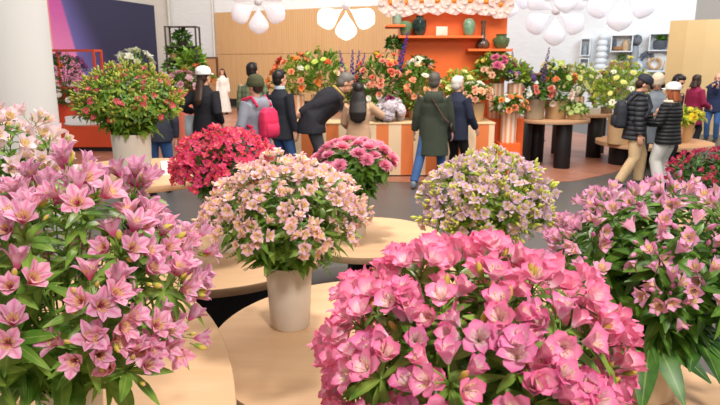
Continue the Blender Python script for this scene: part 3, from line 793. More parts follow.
# right, lilac pink
PR = petal_mat('petal_orchid_pink', 'f0b4d4', 'e48fc0', 'f8d8e6', 'e8cf80', '8a1f55', None, k_streak=.6)
BR = bud_mat('bud_orchid', 'd68cb0', 'cf5f95')
c = (.93, 1.84)
vase('tan vase behind glossy hand-shaped leaves under the lilac-pink bouquet', c, ZH, .085, .1, .2, CER3)
rb = alstro_bouquet('lilac-pink alstroemeria bouquet with glossy hand-shaped leaves at its base', (c[0], c[1], ZH+.2), .36, .29, .235, 54, (3, 4), CLOSED, PR, BR, LM1, 15, spread=.05, bs=.85, nbud=(2, 3), low=-.1, whorl=5, wl=.09, ww=.014, along=20, al=.11, aw=.017, skirt=60, sl=.13, sw=.024, tilt=(30, 85), updir=.15, bud_s=1.0)
# fatsia leaves of that bouquet
GL = leaf_mat('leaf_glossy', '2f5a20', '52802c', .15, .4)
for az, el, L in ((-2.05, -30, .25), (-.9, -18, .2), (-2.95, -6, .18)):
    g = MB(); e = V((math.cos(az), math.sin(az), 0)); dn = (e*math.cos(math.radians(el))+V((0, 0, math.sin(math.radians(el))))).normalized()
    nrm = (V((0, 0, 1))*math.cos(math.radians(el))-e*math.sin(math.radians(el))).normalized(); sd = dn.cross(nrm).normalized()
    p0 = e*.07+V((0, 0, .05)); p1 = e*.12+V((0, 0, .06)); g.tube([p0-V((0, 0, .05)), p0, p1], .003, 5)
    for q in range(7):
        a = (q-3)*.52; d = dn*math.cos(a)+sd*math.sin(a); leaf(g, p1, d, nrm, L*(1-.09*abs(q-3)), .036*(1-.07*abs(q-3)), .5, .15, 7)
    link('palmate_leaf', g.mesh('palmate_leaf', GL), rb)
# large leaves under the left bouquet
lb = bpy.data.objects['bouquet']
for x, y, z, L, W, yaw in ((-.05, -.12, .07, .16, .042, -2.2), (.05, -.10, .06, .15, .04, -1.2), (.13, -.05, .04, .13, .032, -.5), (-.15, -.05, .05, .15, .04, -2.8)):
    g = MB(); leaf(g, (x, y, z), (math.cos(yaw)*.5, math.sin(yaw)*.5, -.35), V((math.cos(yaw), math.sin(yaw), 1)), L, W, .5, .1, 7, 0, .8); link('broad_leaf', g.mesh('broad_leaf', LM4), lb)
# crimson
PC = petal_mat('petal_crimson', 'ee4684', 'e23470', 'f47fa2', 'e88a70', '7a0f2c', None, k_streak=.4)
BC = bud_mat('bud_crimson', 'c9406a', 'b52a50')
c = (-.86, 3.9)
vase('stone vase under the crimson bouquet', c, ZE, .085, .1, .33, CER)
alstro_bouquet('crimson alstroemeria bouquet behind the peach one', (c[0], c[1], ZE+.33), .34, .28, .2, 64, 5, SMALL, PC, BC, LM2, 16, spread=.05, bs=.95, nbud=2, low=-.15, sub=False)
# dark crimson, right
PD = petal_mat('petal_dark_crimson', 'c03468', 'a82050', 'd86a8a', 'e0a070', '5a0a24', None)
c = (2.93, 5.1)
vase('stone vase under the dark crimson bouquet', c, ZJ, .085, .1, .27, CER)
alstro_bouquet('sparse dark crimson alstroemeria bouquet beside the khaki trousers', (c[0], c[1], ZJ+.27), .34, .24, .17, 34, (2, 3), CLOSED, PD, BC, LM2, 17, spread=.05, bs=.9, nbud=3, low=-.1, sub=False, along=16)
# red and green, left
PG = petal_mat('petal_coral_red', 'e65478', 'd83a60', 'f0909a', 'e8b070', '7a0f2c', None)
BG = bud_mat('bud_green', 'a9b548', 'c05a40', '86a03a')
c = (-1.70, 4.6)
vase('tall white cylindrical vase holding the red and green bouquet', c, ZF, .125, .142, .39, CER2)
alstro_bouquet('red and green bouquet of small coral-red alstroemeria in a tall white vase', (c[0], c[1], ZF+.39), .40, .30, .22, 120, (0, 1, 1), SMALL, PG, BG, leaf_mat('leaf_yellowgreen', '4c7a24', '97b440'), 18, spread=.05, bs=.72, nbud=(4, 5, 6), low=-.25, whorl=8, wl=.06, ww=.013, along=14, al=.07, aw=.015, skirt=70, sl=.13, sw=.022, sub=False, bud_s=1.2, rimr=.11)
# pale pink, far left
PW = petal_mat('petal_blush', 'f7e0e8', 'f1c8d6', 'f6e4d4', 'ecd27a', '9a3a5a', None, k_streak=.6)
BW_ = bud_mat('bud_blush', 'd9d08a', 'e8b8c4')
c = (-1.40, 2.36)
vase('white vase behind the pale pink lily bouquet', c, ZA, .08, .095, .3, CER2)
alstro_bouquet('blush white alstroemeria bouquet in front of the white column', (c[0], c[1], ZA+.3), .32, .30, .28, 34, (4, 5), LILY, PW, BW_, LM4, 19, spread=.062, bs=1.0, nbud=2, low=-.3, whorl=6, wl=.10, ww=.014, along=14, sub=True)
# chrysanthemums
def mum(seed, rows=((26, .052, 80), (22, .047, 60), (18, .04, 42), (13, .032, 25), (8, .024, 10)), W=.0055):
    r = random.Random(seed); mb = MB()
    for k, (nn, L, ph) in enumerate(rows):
        for q in range(nn): tepal(mb, 2*PI*(q+.5*(k % 2))/nn+r.uniform(-.08, .08), L*r.uniform(.9, 1.08), W, .003, .002*k, max(ph-30, 0), ph+r.uniform(-6, 10), 5, .5, .5, 0, 3)
    return mb
MUM = [mum(i) for i in range(3)]
PM = petal_mat('petal_mum', 'f290ae', 'f8bfd0', 'e0688c', 'e07090', 'c84a70', None, k_streak=0)
c = (-.04, 4.8)
vase('stone vase under the pink chrysanthemums', c, ZD, .085, .1, .34, CER)
alstro_bouquet('loose bouquet of fluffy pink chrysanthemums on the low round table', (c[0], c[1], ZD+.34), .33, .23, .21, 36, 1, MUM, PM, bud_mat('bud_mum', '8fa04a', 'd96f8f'), LM1, 21, group='alstroemeria bouquets on the round tables', spread=.04, bs=1.25, nbud=(0, 1), low=.1, whorl=6, wl=.09, ww=.02, along=22, al=.11, aw=.022, skirt=70, sl=.13, sw=.026, sub=False, tilt=(0, 15), updir=.45)
for o in list(bpy.data.objects):
    if o.get('label', '').startswith('loose bouquet of fluffy'): del o['group']
# folded paper card by the tall vase
g = MB(); g.add([(-.07, 0, 0), (.07, 0, 0), (.07, .05, .11), (-.07, .05, .11), (-.07, .1, 0), (.07, .1, 0), (-.07, .004, 0), (.07, .004, 0), (.07, .05, .105), (-.07, .05, .105), (-.07, .096, 0), (.07, .096, 0)],
                [(0, 1, 2, 3), (3, 2, 5, 4), (7, 6, 9, 8), (8, 9, 10, 11), (0, 6, 7, 1), (4, 5, 11, 10), (0, 3, 9, 6), (3, 4, 10, 9), (1, 7, 8, 2), (2, 8, 11, 5)])
tag(g.obj('paper_card', M('white_paper', 'ece8e2', .8, .02), None, (-1.56, 5.05, ZF), (0, 0, .5)), 'small folded white card on the tall round table', 'card')
# ================================================================== the stand at the back
ORG = M('orange_paint', 'ea6a2c', .55, .05, 3); CRM = M('cream_paint', 'efcf9f', .55, .05, 3)
def striped(name, ca, cb, w, axis=0, ang=False, off=0.0):
    n = NT(name); co = n.objco(); xyz = n.sep(co)
    q = n.math('ARCTAN2', xyz[1], xyz[0]) if ang else xyz[axis]
    f = n.math('GREATER_THAN', n.math('SINE', n.math('MULTIPLY_ADD', q, PI/w, off)), 0)
    k = n.mix(f, lin(ca), lin(cb)); k = n.mix(n.math('MULTIPLY', n.noise(4, co, 3), .2), k, lin('d98f5a'))
    return n.bsdf(k, .55)
CSTR = striped('counter_stripes', 'e07a42', 'ead0ac', .205)
# counter island
X0, X1, Y0, Y1, ZC = -1.26, 2.2, 10.15, 11.15, .9
t = thing('display_counter', 'long counter with vertical orange and cream stripes', 'counter', ((X0+X1)/2, Y0, 0))
hw = (X1-X0)/2
MB().box(-hw, hw, 0, Y1-Y0, .03, ZC-.03).obj('body', CSTR, t); MB().box(-hw-.01, hw+.01, -.01, Y1-Y0, ZC-.03, ZC).obj('worktop', M('cream_top', 'efcb9c', .5, .05), t, bevel=.006)
MB().box(-hw+.02, hw-.02, .02, Y1-Y0, 0, .03).obj('plinth', M('dark_plinth', '2c2523', .6), t)
# tower
TX0, TX1, TY0 = .72, 2.56, 11.2
t = thing('display_tower', 'tall orange display tower rising behind the striped counter', 'tower', ((TX0+TX1)/2, TY0, 0))
w2 = (TX1-TX0)/2
MB().box(-w2, w2, 0, .9, 0, 2.95).obj('body', ORG, t)
def shelf(px0, px1, py, label, dep=.3, back=0.0, th=.04):
    y = TY0-dep/2; a, b = at(px0, py, y), at(px1, py, y)
    o = MB().box(-(b.x-a.x)/2, (b.x-a.x)/2, 0, dep+back, -th, 0).obj('wall_shelf', ORG, None, ((a.x+b.x)/2, TY0-dep, a.z), bevel=.005)
    tag(o, label, 'shelf', 'orange shelves of the tower'); return a.z
z1 = shelf(398, 481, 36, 'long orange shelf across the front of the tower')
z2 = shelf(467, 511, 49, 'lower orange shelf at the tower corner under the long-necked bottle', back=.2)
z3 = shelf(386, 405, 25, 'small high orange shelf under the pale green jar', back=.3)
def glaze(name, a, b, rough=.25, scale=6):
    n = NT(name); co = n.objco(); f = n.smooth(n.noise(scale, co, 4, .6), .35, .65)
    return n.bsdf(n.mix(f, lin(a), lin(b)), rough, n.bump(n.noise(30, co, 2), .15, .004), spec=.5)
def pot(px, y, z, prof, mat, label, name='vase', cat='vase', n=28, group=None):
    p = at(px, 200, y); o = MB().lathe(prof, n).obj(name, mat, None, (p.x*1.0, y, z), smooth=True); return tag(o, label, cat, group)
def px2x(px, py, y): return at(px, py, y).x
def pot(px, py, y, z, prof, mat, label, name='vase', cat='vase', n=28, group=None):
    o = MB().lathe(prof, n).obj(name, mat, None, (px2x(px, py, y), y, z), smooth=True); return tag(o, label, cat, group)
ys = TY0-.15
def hollow(prof, t=.012):
    r, z = prof[-1]; return prof+[(r-t*.5, z+.002), (r-t, z-.01), (r-t, z-.05), (.01, z-.055)]
SG = 'ceramics on the tower shelves'
pot(397, 20, ys, z3, hollow([(.06, 0), (.078, .03), (.08, .16), (.065, .2), (.045, .215), (.05, .235)]), glaze('glaze_mint', '7d9480', '95aa93'), 'pale green jar on the small high shelf', group=SG)
pot(405.5, 30, ys, z1, hollow([(.05, 0), (.075, .03), (.12, .15), (.115, .2), (.085, .22), (.075, .24)]), glaze('glaze_sage', '55704f', '718a68'), 'sage green rounded pot at the end of the long shelf', group=SG)
pot(419.5, 28, ys, z1, hollow([(.07, 0), (.1, .05), (.125, .17), (.115, .26), (.06, .3), (.055, .315), (.07, .33)]), glaze('glaze_black', '17231f', '32463c', .15), 'glossy black-green jar beside the sage pot', group=SG)
g = MB().box(-.1, .1, -.05, .05, 0, .155); o = g.obj('ceramic_block', glaze('glaze_white', 'd9cfc0', 'c9b9a4', .4), None, (px2x(441.5, 31, ys), ys, z1), bevel=.012); tag(o, 'off-white ceramic block in the middle of the long orange shelf', 'ornament', SG)
pot(469, 28, ys, z1, hollow([(.06, 0), (.09, .03), (.105, .12), (.1, .22), (.07, .27), (.05, .285)]), glaze('glaze_celadon', '5f7d62', '83a080'), 'celadon green jar towards the end of the long shelf', group=SG)
pot(483, 38, ys, z2, hollow([(.08, 0), (.115, .03), (.12, .09), (.07, .16), (.038, .2), (.034, .4), (.045, .44), (.043, .47)]), glaze('glaze_bronze', '2a2019', '6a4a38', .15), 'dark brown long-necked bottle on the lower shelf', group=SG)
pot(501, 43, ys, z2, hollow([(.07, 0), (.12, .05), (.145, .14), (.14, .18), (.09, .2), (.085, .23), (.1, .245)]), glaze('glaze_olive', '4a5a36', '626f48'), 'squat olive green pot at the tower edge', group=SG)
# giant paper blossoms along the tower top
n = NT('paper_petal'); uv = n.sep(n.n('ShaderNodeUVMap').outputs[0])
k = n.mix(n.smooth(uv[0], .15, .6), lin('f5a87a'), lin('f3dcd4')); PAP = n.bsdf(k, .8, tfac=.3)
PCEN = M('paper_centre', 'f08a2c', .8, .1, 20)
big = []
for v in range(2):
    g = MB(); r = random.Random(90+v)
    tepal(g, 0, .24, .12, .02, 0, 45, 92, 5, .45, .35, 0, 6); big.append((g, g.mesh('petal', PAP)))
g = MB(); g.ell((0, 0, .03), (.05, .05, .05)); cen = g.mesh('centre', PCEN, True)
spots = [(391, 3, 0), (405, 3, 0), (421, 1, 0), (437, 1, 0), (454, 1, 0), (470, 1, 0), (486, 2, 0), (500, 5, 0)]
for i, (px, py, q) in enumerate(spots):
    p = at(px, py-1, TY0-.18)
    where = ['first on the side overhanging the tower', 'second, above the sage pot', 'third, above the black-green jar', 'fourth, above the white block', 'fifth, right of the white block', 'sixth, above the celadon jar', 'seventh, above the long-necked bottle', 'last, at the corner over the olive pot'][i]
    t = thing('paper_blossom', 'giant peach paper blossom on the tower top, '+where, 'paper flower', p, 0, 'giant paper blossoms along the tower top')
    base = Matrix.Rotation(math.radians(104), 4, 'X') @ Matrix.Scale(1.0, 4)
    for k in range(7):
        link('petal', big[k % 2][1], t, mw=base @ Matrix.Rotation(k*2*PI/7+i, 4, 'Z'))
    for k in range(5):
        link('petal', big[k % 2][1], t, mw=base @ Matrix.Rotation(k*2*PI/5+.3, 4, 'Z') @ Matrix.Scale(.6, 4) @ Matrix.Translation((0, 0, .05)))
    link('centre', cen, t, mw=base)

# ------------------------------------------------------------------ small flower kinds for the arrangements farther off
def rose(seed, R=.04):
    r = random.Random(seed); mb = MB()
    for k, (nn, L, p0, p1) in enumerate(((6, 1.25, 20, 85), (5, 1.1, 10, 55), (5, .95, 5, 28), (4, .8, 0, 8))):
        for q in range(nn): tepal(mb, 2*PI*(q+.5*(k % 2))/nn+r.uniform(-.1, .1), R*L, R*.5, R*.12, 0, p0, p1, 6, .45, .5, 0, 4, 15)
    return mb
def daisy(seed, R=.03):
    mb = MB(); r = random.Random(seed)
    for q in range(12): tepal(mb, 2*PI*q/12, R*r.uniform(.9, 1.1), R*.22, R*.2, 0, 70, 88, 6, .5, .1, 0, 3)
    for q in range(8): tepal(mb, 2*PI*q/8+.2, R*.7, R*.2, R*.1, .003, 45, 70, 6, .5, .1, 0, 3)
    return mb
def spike(seed, L=.34):
    mb = MB(); r = random.Random(seed)
    mb.tube([(0, 0, -.25), (0, 0, 0), (0, 0, L)], [.004, .004, .002], 5)
    for i in range(46):
        z = L*i/46; a = i*2.4; rr = .034*(1-.75*i/46)
        e = V((math.cos(a), math.sin(a), 0)); m = frame((e+V((0, 0, .3))), a, V((0, 0, z))+e*rr*.5, .55*(1.1-.7*i/46)); g = MB()
        for q in range(4): tepal(g, q*PI/2, .035, .016, .002, 0, 20, 75, 5, .5, .2, 0, 3)
        merge(mb, g, m)
    return mb
def cluster(seed, R=.07, n=60):
    mb = MB(); r = random.Random(seed)
    mb.ell((0, 0, 0), (R*.93, R*.93, R*.7), None, 12, 8)
    mb.uv = {i: [(.8, .5)]*len(f) for i, f in enumerate(mb.f)}
    for d in fib(n, -.1, r):
        g = MB()
        for q in range(4): tepal(g, q*PI/2, .02, .011, .001, 0, 40, 82, 5, .5, .1, 0, 3)
        merge(mb, g, frame(d, r.random()*6, V((d.x*R, d.y*R, d.z*R*.75)), r.uniform(.8, 1.15)))
    return mb
def mk(fn, n=2, s=0): return [fn(s+i) for i in range(n)]
FARALS = [alstro(80+i, .05, .02, 1.0, 5, .5, 4) for i in range(3)]
KINDS = dict(rose=mk(rose, 3), daisy=mk(daisy, 2), mum=[mum(50, ((16, .045, 80), (12, .034, 50), (8, .02, 20)), .008)], spike=mk(spike, 2), cluster=mk(cluster, 2), lily=FARALS)
FM = {}
def fmesh(kind, col):
    key = (kind, col)
    if key not in FM:
        m = petal_mat('petal_%s_%s' % (kind, col), col, col, col, 'e8c860', '7a3020', None, k_streak=0 if kind != 'lily' else .3, ysize=.4)
        FM[key] = [(g, g.mesh('flower', m), m) for g in KINDS[kind]]
    return FM[key]
LEAFS = dict(mid=LM1, deep=LM2, lime=LM3, fresh=LM4)
def arrangement(label, base, R, H, pal, leafm='mid', seed=0, nleaf=110, more=1.5, dense=2.8, low=-.1, ll=.1, lw=.028, group=None, hc=None, name='bouquet', cat='bouquet', upright=0, fs=1.0):
    """pal: (kind, colour, count[, z range])"""
    R *= 1.12; r = random.Random(seed*13+5); hc = R*.45 if hc is None else hc
    t = thing(name, label, cat, base, 0, group); C = V((0, 0, hc)); fol = MB(); todo = []
    for e in pal: todo += [e]*(int(e[2]*more) if e[0] in ('rose', 'daisy', 'lily') else e[2])
    r.shuffle(todo)
    for d, e in zip(fib(len(todo), low, r, .9), todo):
        f = r.uniform(.96, 1.14); lo, hi = e[3] if len(e) > 3 else (None, None)
        if lo is not None:
            zc = lo+(hi-lo)*r.random(); s = math.sqrt(max(1-zc*zc, .02)); a = r.random()*6.28; d = V((s*math.cos(a), s*math.sin(a), zc))
        p = C+V((d.x*R*f, d.y*R*f, d.z*H*f)); nr = (V((d.x, d.y, d.z*.8))*.8+V((r.uniform(-.25, .25), r.uniform(-.25, .25), .25))).normalized()
        fol.tube([V((d.x*.04, d.y*.04, -.05)), V((d.x*R*.3, d.y*R*.3, hc*.6)), p-nr*.02, p], [.004, .004, .003, .003], 5)
        v = r.choice(fmesh(e[0], e[1])); s = (1.15 if e[0] == 'rose' else 1.4)*fs*r.uniform(.85, 1.2)
        if e[0] == 'spike': nr = V((d.x*.25, d.y*.25, 1)).normalized(); p = C+V((d.x*R*.6, d.y*R*.6, H*.6))
        link('flower', v[1], t, mw=frame(nr, r.random()*6.28, p, s))
    for i in range(int(nleaf*dense)):
        d = fib(1, low-.3, r)[0]; z = r.uniform(low-.2, 1); s = math.sqrt(max(0, 1-z*z)); a = r.random()*6.28; d = V((s*math.cos(a), s*math.sin(a), z)); f = r.uniform(.25, 1)**.6
        p = C+V((d.x*R*f, d.y*R*f, d.z*H*f)); dr = d+V((r.uniform(-.5, .5), r.uniform(-.5, .5), r.uniform(-.3, .6)+upright))
        leaf(fol, p, dr, V((r.uniform(-1, 1), r.uniform(-1, 1), 1)), ll*r.uniform(.6, 1.3), lw*r.uniform(.7, 1.2), r.uniform(.2, .9), .2, 4)
    link('foliage', fol.mesh('foliage', LEAFS[leafm]), t)
    return t
PSTR = striped('pot_stripes', 'e9a27c', 'f4e3cf', .33, ang=True)
def cyl(r0, r1, h, t=.012): return [(r0*.95, 0), (r0, .006), (r1, h-.003), (r1-t*.4, h), (r1-t, h-.004), (r1-t*1.2, h-.04), (r0*.4, h-.045)]
TANP = M('tan_pot', 'c9a67c', .6, .1, 5, bump=.002, bscale=25); GREYP = M('grey_tan_pot', '9c8a72', .6, .1, 5); KRAFT = M('kraft_paper', 'd9b380', .8, .1, 8, bump=.004, bscale=14)
YC = 10.5
# striped vases standing on the counter, with their bouquets
pot(296, 110, YC+.2, ZC, cyl(.14, .15, .42), PSTR, 'striped cream and orange vase under the orange lilies and greens', group='striped vases')
arrangement('orange lily bouquet with lime greens in the striped vase by the black-haired visitor', (px2x(296, 100, YC+.2), YC+.2, ZC+.40), .34, .46, [('lily', 'ef7d43', 9), ('rose', 'f2a071', 6), ('daisy', 'f0ead2', 4), ('lily', 'd8442c', 3, (.5, .9))], 'lime', 1, 120, fs=1.25, upright=.4)
pot(320, 110, YC+.25, ZC, cyl(.14, .15, .42), PSTR, 'striped vase under the tall green bouquet, mostly hidden by the bending visitor', group='striped vases')
arrangement('tall lime green bouquet with blush lilies above the bending visitor', (px2x(322, 92, YC+.25), YC+.25, ZC+.40), .38, .58, [('lily', 'e8c0a6', 9, (-.1, .4)), ('lily', 'd8452e', 3, (.6, .95)), ('daisy', 'cfd86a', 14, (.2, 1))], 'fresh', 2, 190, fs=1.1, upright=.5)
pot(351, 110, YC+.3, ZC, cyl(.12, .13, .3), GREYP, 'grey-tan vase behind the long black hair')
arrangement('bouquet of purple larkspur spikes and greens behind the long-haired visitor', (px2x(351, 95, YC+.3), YC+.3, ZC+.29), .22, .3, [('spike', '5a3f9c', 4), ('daisy', 'c8d070', 5)], 'mid', 3, 90, fs=1.15, hc=.12)
pot(381, 118, YC+.15, ZC, cyl(.17, .19, .2), M('pink_white_pot', 'e7c9cf', .6, .1), 'pale pink pot at the foot of the peach rose bouquet')
arrangement('large mixed bouquet of peach roses, white daisies and mauve blooms on the counter', (px2x(381, 108, YC+.2), YC+.2, ZC+.19), .42, .66, [('rose', 'f0a184', 16, (.1, .9)), ('rose', 'ef7f5f', 8, (.2, .9)), ('daisy', 'f4efe0', 12, (-.1, .35)), ('mum', 'a84a78', 4, (-.2, .2)), ('lily', 'e0b83f', 5, (.6, 1)), ('spike', '55409a', 1), ('rose', 'e88a6f', 5, (0, .5))], 'mid', 4, 190, hc=.22, fs=1.2)
arrangement('lavender white hydrangea bunch beside the hand of the long-haired visitor', (px2x(390, 116, YC-.12), YC-.12, ZC), .16, .15, [('cluster', 'f1e6ec', 9)], 'mid', 5, 30, hc=.17, low=-.5, fs=1.0)
arrangement('bunch of magenta stems at the counter front beside the long-haired visitor', (px2x(383, 121, YC-.25), YC-.25, ZC), .1, .07, [('mum', 'b43a78', 7)], 'deep', 6, 20, hc=.06, fs=.9)
# hanging moss plant on the tower side
arrangement('small dark hanging plant on the side of the tower', at(394, 46, TY0-.1)+V((0, 0, -.12)), .12, .14, [('daisy', '5a7a3a', 4)], 'deep', 7, 70, hc=.12, ll=.08, name='hanging_plant', cat='plant')
# in front of the tower
tb = MB().lathe(cyl(.09, .1, .66), 24).obj('vase', TANP, None, (px2x(420, 80, 11.0), 11.0, ZC), smooth=True); tag(tb, 'tall tan vase in front of the tower holding white daisies', 'vase')
arrangement('round bunch of white daisies high against the orange tower', (px2x(420, 62, 11.0), 11.0, ZC+.64), .2, .2, [('daisy', 'f3ecd8', 16, (.3, 1))], 'deep', 8, 80, hc=.2, fs=1.1)
pot(416, 118, 10.75, ZC, cyl(.12, .13, .14), TANP, 'tan pot behind the green parka under peach and green flowers')
arrangement('peach and lime bouquet between the tower and the green parka', (px2x(417, 105, 10.75), 10.75, ZC+.13), .34, .56, [('lily', 'f0a07c', 10), ('daisy', 'f0e9d4', 7), ('lily', 'e9c9a0', 6)], 'fresh', 9, 170, hc=.22, fs=1.2, upright=.3)
pot(459, 112, 10.8, ZC, cyl(.12, .13, .3), TANP, 'tan vase behind the white-haired visitor under yellow lilies')
arrangement('yellow-green lily bouquet behind the white-haired visitor', (px2x(459, 95, 10.8), 10.8, ZC+.28), .3, .36, [('lily', 'e9cf5a', 9), ('lily', 'dfe0a0', 7), ('rose', 'f0a878', 5, (-.1, .4))], 'lime', 10, 150, fs=1.1, upright=.5)
pot(475, 118, 10.4, ZC, cyl(.13, .15, .3), TANP, 'tan tapered pot on the counter end under peach roses')
arrangement('peach rose bouquet with a white cap of daisies in the tan pot', (px2x(475, 98, 10.4), 10.4, ZC+.29), .22, .22, [('rose', 'f2b592', 14, (-.2, .6)), ('daisy', 'f3ecda', 10, (.65, 1)), ('rose', 'eec9a4', 6, (-.1, .5))], 'mid', 11, 80, hc=.12, fs=1.05)
# orange plinth with the striped vases at the end of the counter
def block(x0, x1, y0, y1, z1, mat, label, name='plinth', cat='plinth'):
    o = MB().box(-(x1-x0)/2, (x1-x0)/2, 0, y1-y0, 0, z1).obj(name, mat, None, ((x0+x1)/2, y0, 0), bevel=.006); return tag(o, label, cat)
xa, xb = px2x(498, 150, 10.5), px2x(519, 150, 10.5)
block(xa, xb, 10.42, 10.76, .52, ORG, 'low orange plinth between the striped counter and the dark-legged table')
xm = (xa+xb)/2
tag(MB().lathe(cyl(.13, .135, .52), 28).obj('vase', PSTR, None, (xm, 10.59, .52), smooth=True), 'striped vase on the low orange plinth', 'vase', 'striped vases')
arrangement('small white and orange bouquet in the striped vase on the low plinth', (xm, 10.59, 1.02), .25, .2, [('daisy', 'f3efe2', 9), ('rose', 'ef9a66', 6), ('lily', 'ee8a4a', 5, (.5, 1))], 'mid', 12, 90, hc=.08, fs=1.1)
xa, xb = 2.22, 2.86
block(xa, xb, 10.85, 11.17, .9, ORG, 'tall orange plinth behind, under the pair of striped vases')
xs = [2.37, 2.71]
for i, x in enumerate(xs):
    tag(MB().lathe(cyl(.12, .135, .6), 28).obj('vase', PSTR, None, (x, 11.01, .9), smooth=True), ['striped vase under the pink chrysanthemums beside the tower', 'striped vase under the purple flowers, next to the white wall'][i], 'vase', 'striped vases')
arrangement('pink chrysanthemum and peach bouquet beside the tower edge', (xs[0]-.02, 10.98, 1.48), .3, .3, [('mum', 'd0648a', 9, (.1, .8)), ('rose', 'f0c0a0', 9, (-.2, .4)), ('lily', 'e0c95a', 8, (.5, 1))], 'fresh', 13, 160, hc=.2, fs=1.25, upright=.3)
arrangement('purple statice bouquet with lime leaves before the white wall', (xs[1]+.05, 11.03, 1.48), .2, .24, [('cluster', '6a4a86', 7, (-.1, .6)), ('daisy', '8a6aa8', 10), ('spike', '6a5a8a', 1)], 'lime', 14, 100, hc=.12, fs=.8, upright=.4)
# ------------------------------------------------------------------ tables with black drum legs
PLY2 = M('warm_ply', 'dba274', .5, .12, 3)
Z1 = .865
round_table('round wooden table with three black drum legs holding grey-tan pots', (3.5, 11.42), Z1, .68, legs=[(-.56, -.26), (.12, -.4), (-.16, .3)], lr=.145, th=.06, group='wooden tables with black drum legs', top=PLY2)
round_table('further wooden table with a black drum leg behind the grey-tan pots', (4.55, 12.75), Z1, .66, legs=[(.12, -.42), (-.42, .1), (.42, .2)], lr=.145, th=.06, group='wooden tables with black drum legs', top=PLY2)
round_table('low wide wooden table behind the couple in puffer jackets', (5.5, 11.6), .42, 1.02, legs=[(-.6, -.1), (.5, -.1), (.1, .6)], lr=.24, th=.07, group='wooden tables with black drum legs', top=PLY2)
def on(px, py, y): return px2x(px, py, y)
pot(534.5, 107, 11.2, Z1, cyl(.17, .19, .36), GREYP, 'grey-tan pot nearest the striped vases on the drum-legged table', 'flower_pot', 'pot')
arrangement('white and salmon rose bouquet in the grey-tan pot', (on(534.5, 92, 11.2), 11.2, Z1+.33), .31, .28, [('daisy', 'f2efe0', 12), ('rose', 'f08a72', 10, (-.2, .4)), ('rose', 'f2b8a0', 6), ('spike', '6a4f7a', 1)], 'mid', 15, 110, hc=.14, fs=1.15)
pot(556, 107, 11.35, Z1, cyl(.18, .2, .32), TANP, 'tan pot in the middle of the drum-legged table', 'flower_pot', 'pot')
arrangement('tall green and orange bouquet with trailing pale orchids in the tan pot', (on(555, 95, 11.35), 11.35, Z1+.3), .3, .5, [('lily', 'ef8a4a', 7, (.2, .7)), ('lily', 'f0d8cc', 12, (-.5, .0)), ('daisy', 'c9d47a', 10, (.4, 1)), ('lily', 'd8c890', 6, (.5, 1))], 'mid', 16, 160, hc=.2, fs=1.2, upright=.4, low=-.4)
pot(575, 111, 11.15, Z1, cyl(.13, .13, .1), TANP, 'low tan bowl of small succulents at the table edge', 'bowl', 'bowl')
arrangement('low mound of lime succulents in the tan bowl', (on(575, 108, 11.15), 11.15, Z1+.08), .2, .13, [('daisy', 'c9d88a', 9), ('rose', 'a8c070', 6)], 'fresh', 17, 50, hc=.06, ll=.07)
pot(577, 100, 12.35, Z1, cyl(.13, .14, .34), PSTR, 'striped vase of white roses on the further drum-legged table', group='striped vases')
arrangement('bushy white rose and lime bouquet in the further striped vase', (on(578, 88, 12.35), 12.35, Z1+.32), .38, .4, [('rose', 'f2ecd6', 12), ('daisy', 'dfe39a', 14), ('lily', 'e0dc8a', 8)], 'lime', 18, 170, hc=.2, fs=1.1, upright=.3)
o = MB().box(-.14, .14, -.1, .1, 0, .12).obj('box', M('white_box', 'd6cfc2', .6, .05), None, (on(592, 108, 12.3), 12.3, Z1), bevel=.006); tag(o, 'small off-white box on the further drum-legged table', 'box')
pot(606, 112, 12.55, Z1, cyl(.11, .12, .12), GREYP, 'dark pot under the magenta flowers at the end of the further table', 'flower_pot', 'pot')
arrangement('magenta and white orchid bouquet at the end of the further table', (on(606, 108, 12.55), 12.55, Z1+.1), .26, .46, [('lily', 'b02a5c', 14), ('lily', 'e9d3d8', 6, (-.2, .3)), ('cluster', '7a5a9a', 2, (.5, .9))], 'deep', 19, 110, hc=.24, fs=1.25)
# floor pot with the tall yellow and white bouquet behind the man in the dark cap
MBx = MB().lathe(cyl(.19, .22, .5), 28).obj('flower_pot', TANP, None, (on(620, 125, 11.2), 11.2, .42), smooth=True); tag(MBx, 'tall tan pot on the low table behind the black backpack', 'pot')
arrangement('large yellow-green and white bouquet behind the dark cap', (on(621, 105, 11.2), 11.2, .88), .42, .62, [('lily', 'dfe06a', 14), ('rose', 'f2efdc', 9), ('daisy', 'e6e08a', 10), ('lily', 'b8306a', 5, (-.3, .2))], 'lime', 20, 200, hc=.34, fs=1.15, upright=.3)
# on the low table
x, y = 6.05, 11.55
tag(MB().lathe([(.1, 0), (.13, .1), (.15, .3), (.165, .34), (.15, .345), (.12, .3), (.05, .28)], 14).obj('flower_pot', KRAFT, None, (x, y, .42), smooth=True), 'kraft paper wrapped pot of yellow flowers on the low table', 'pot')
arrangement('bright yellow daisies in the kraft paper wrap', (x, y, .74), .25, .18, [('daisy', 'f0d02a', 26), ('daisy', 'e6d94a', 10)], 'fresh', 21, 70, hc=.1, fs=1.15, ll=.09)
x, y = 5.75, 11.3
tag(MB().lathe(cyl(.1, .12, .3), 24).obj('flower_pot', M('peach_pot', 'e9b592', .6, .08), None, (x, y, .42), smooth=True), 'small peach pot beside the yellow flowers', 'pot')
arrangement('lime green plant in the small peach pot', (x, y, .70), .15, .15, [('daisy', 'cfd43a', 14)], 'lime', 22, 50, hc=.08, ll=.08)
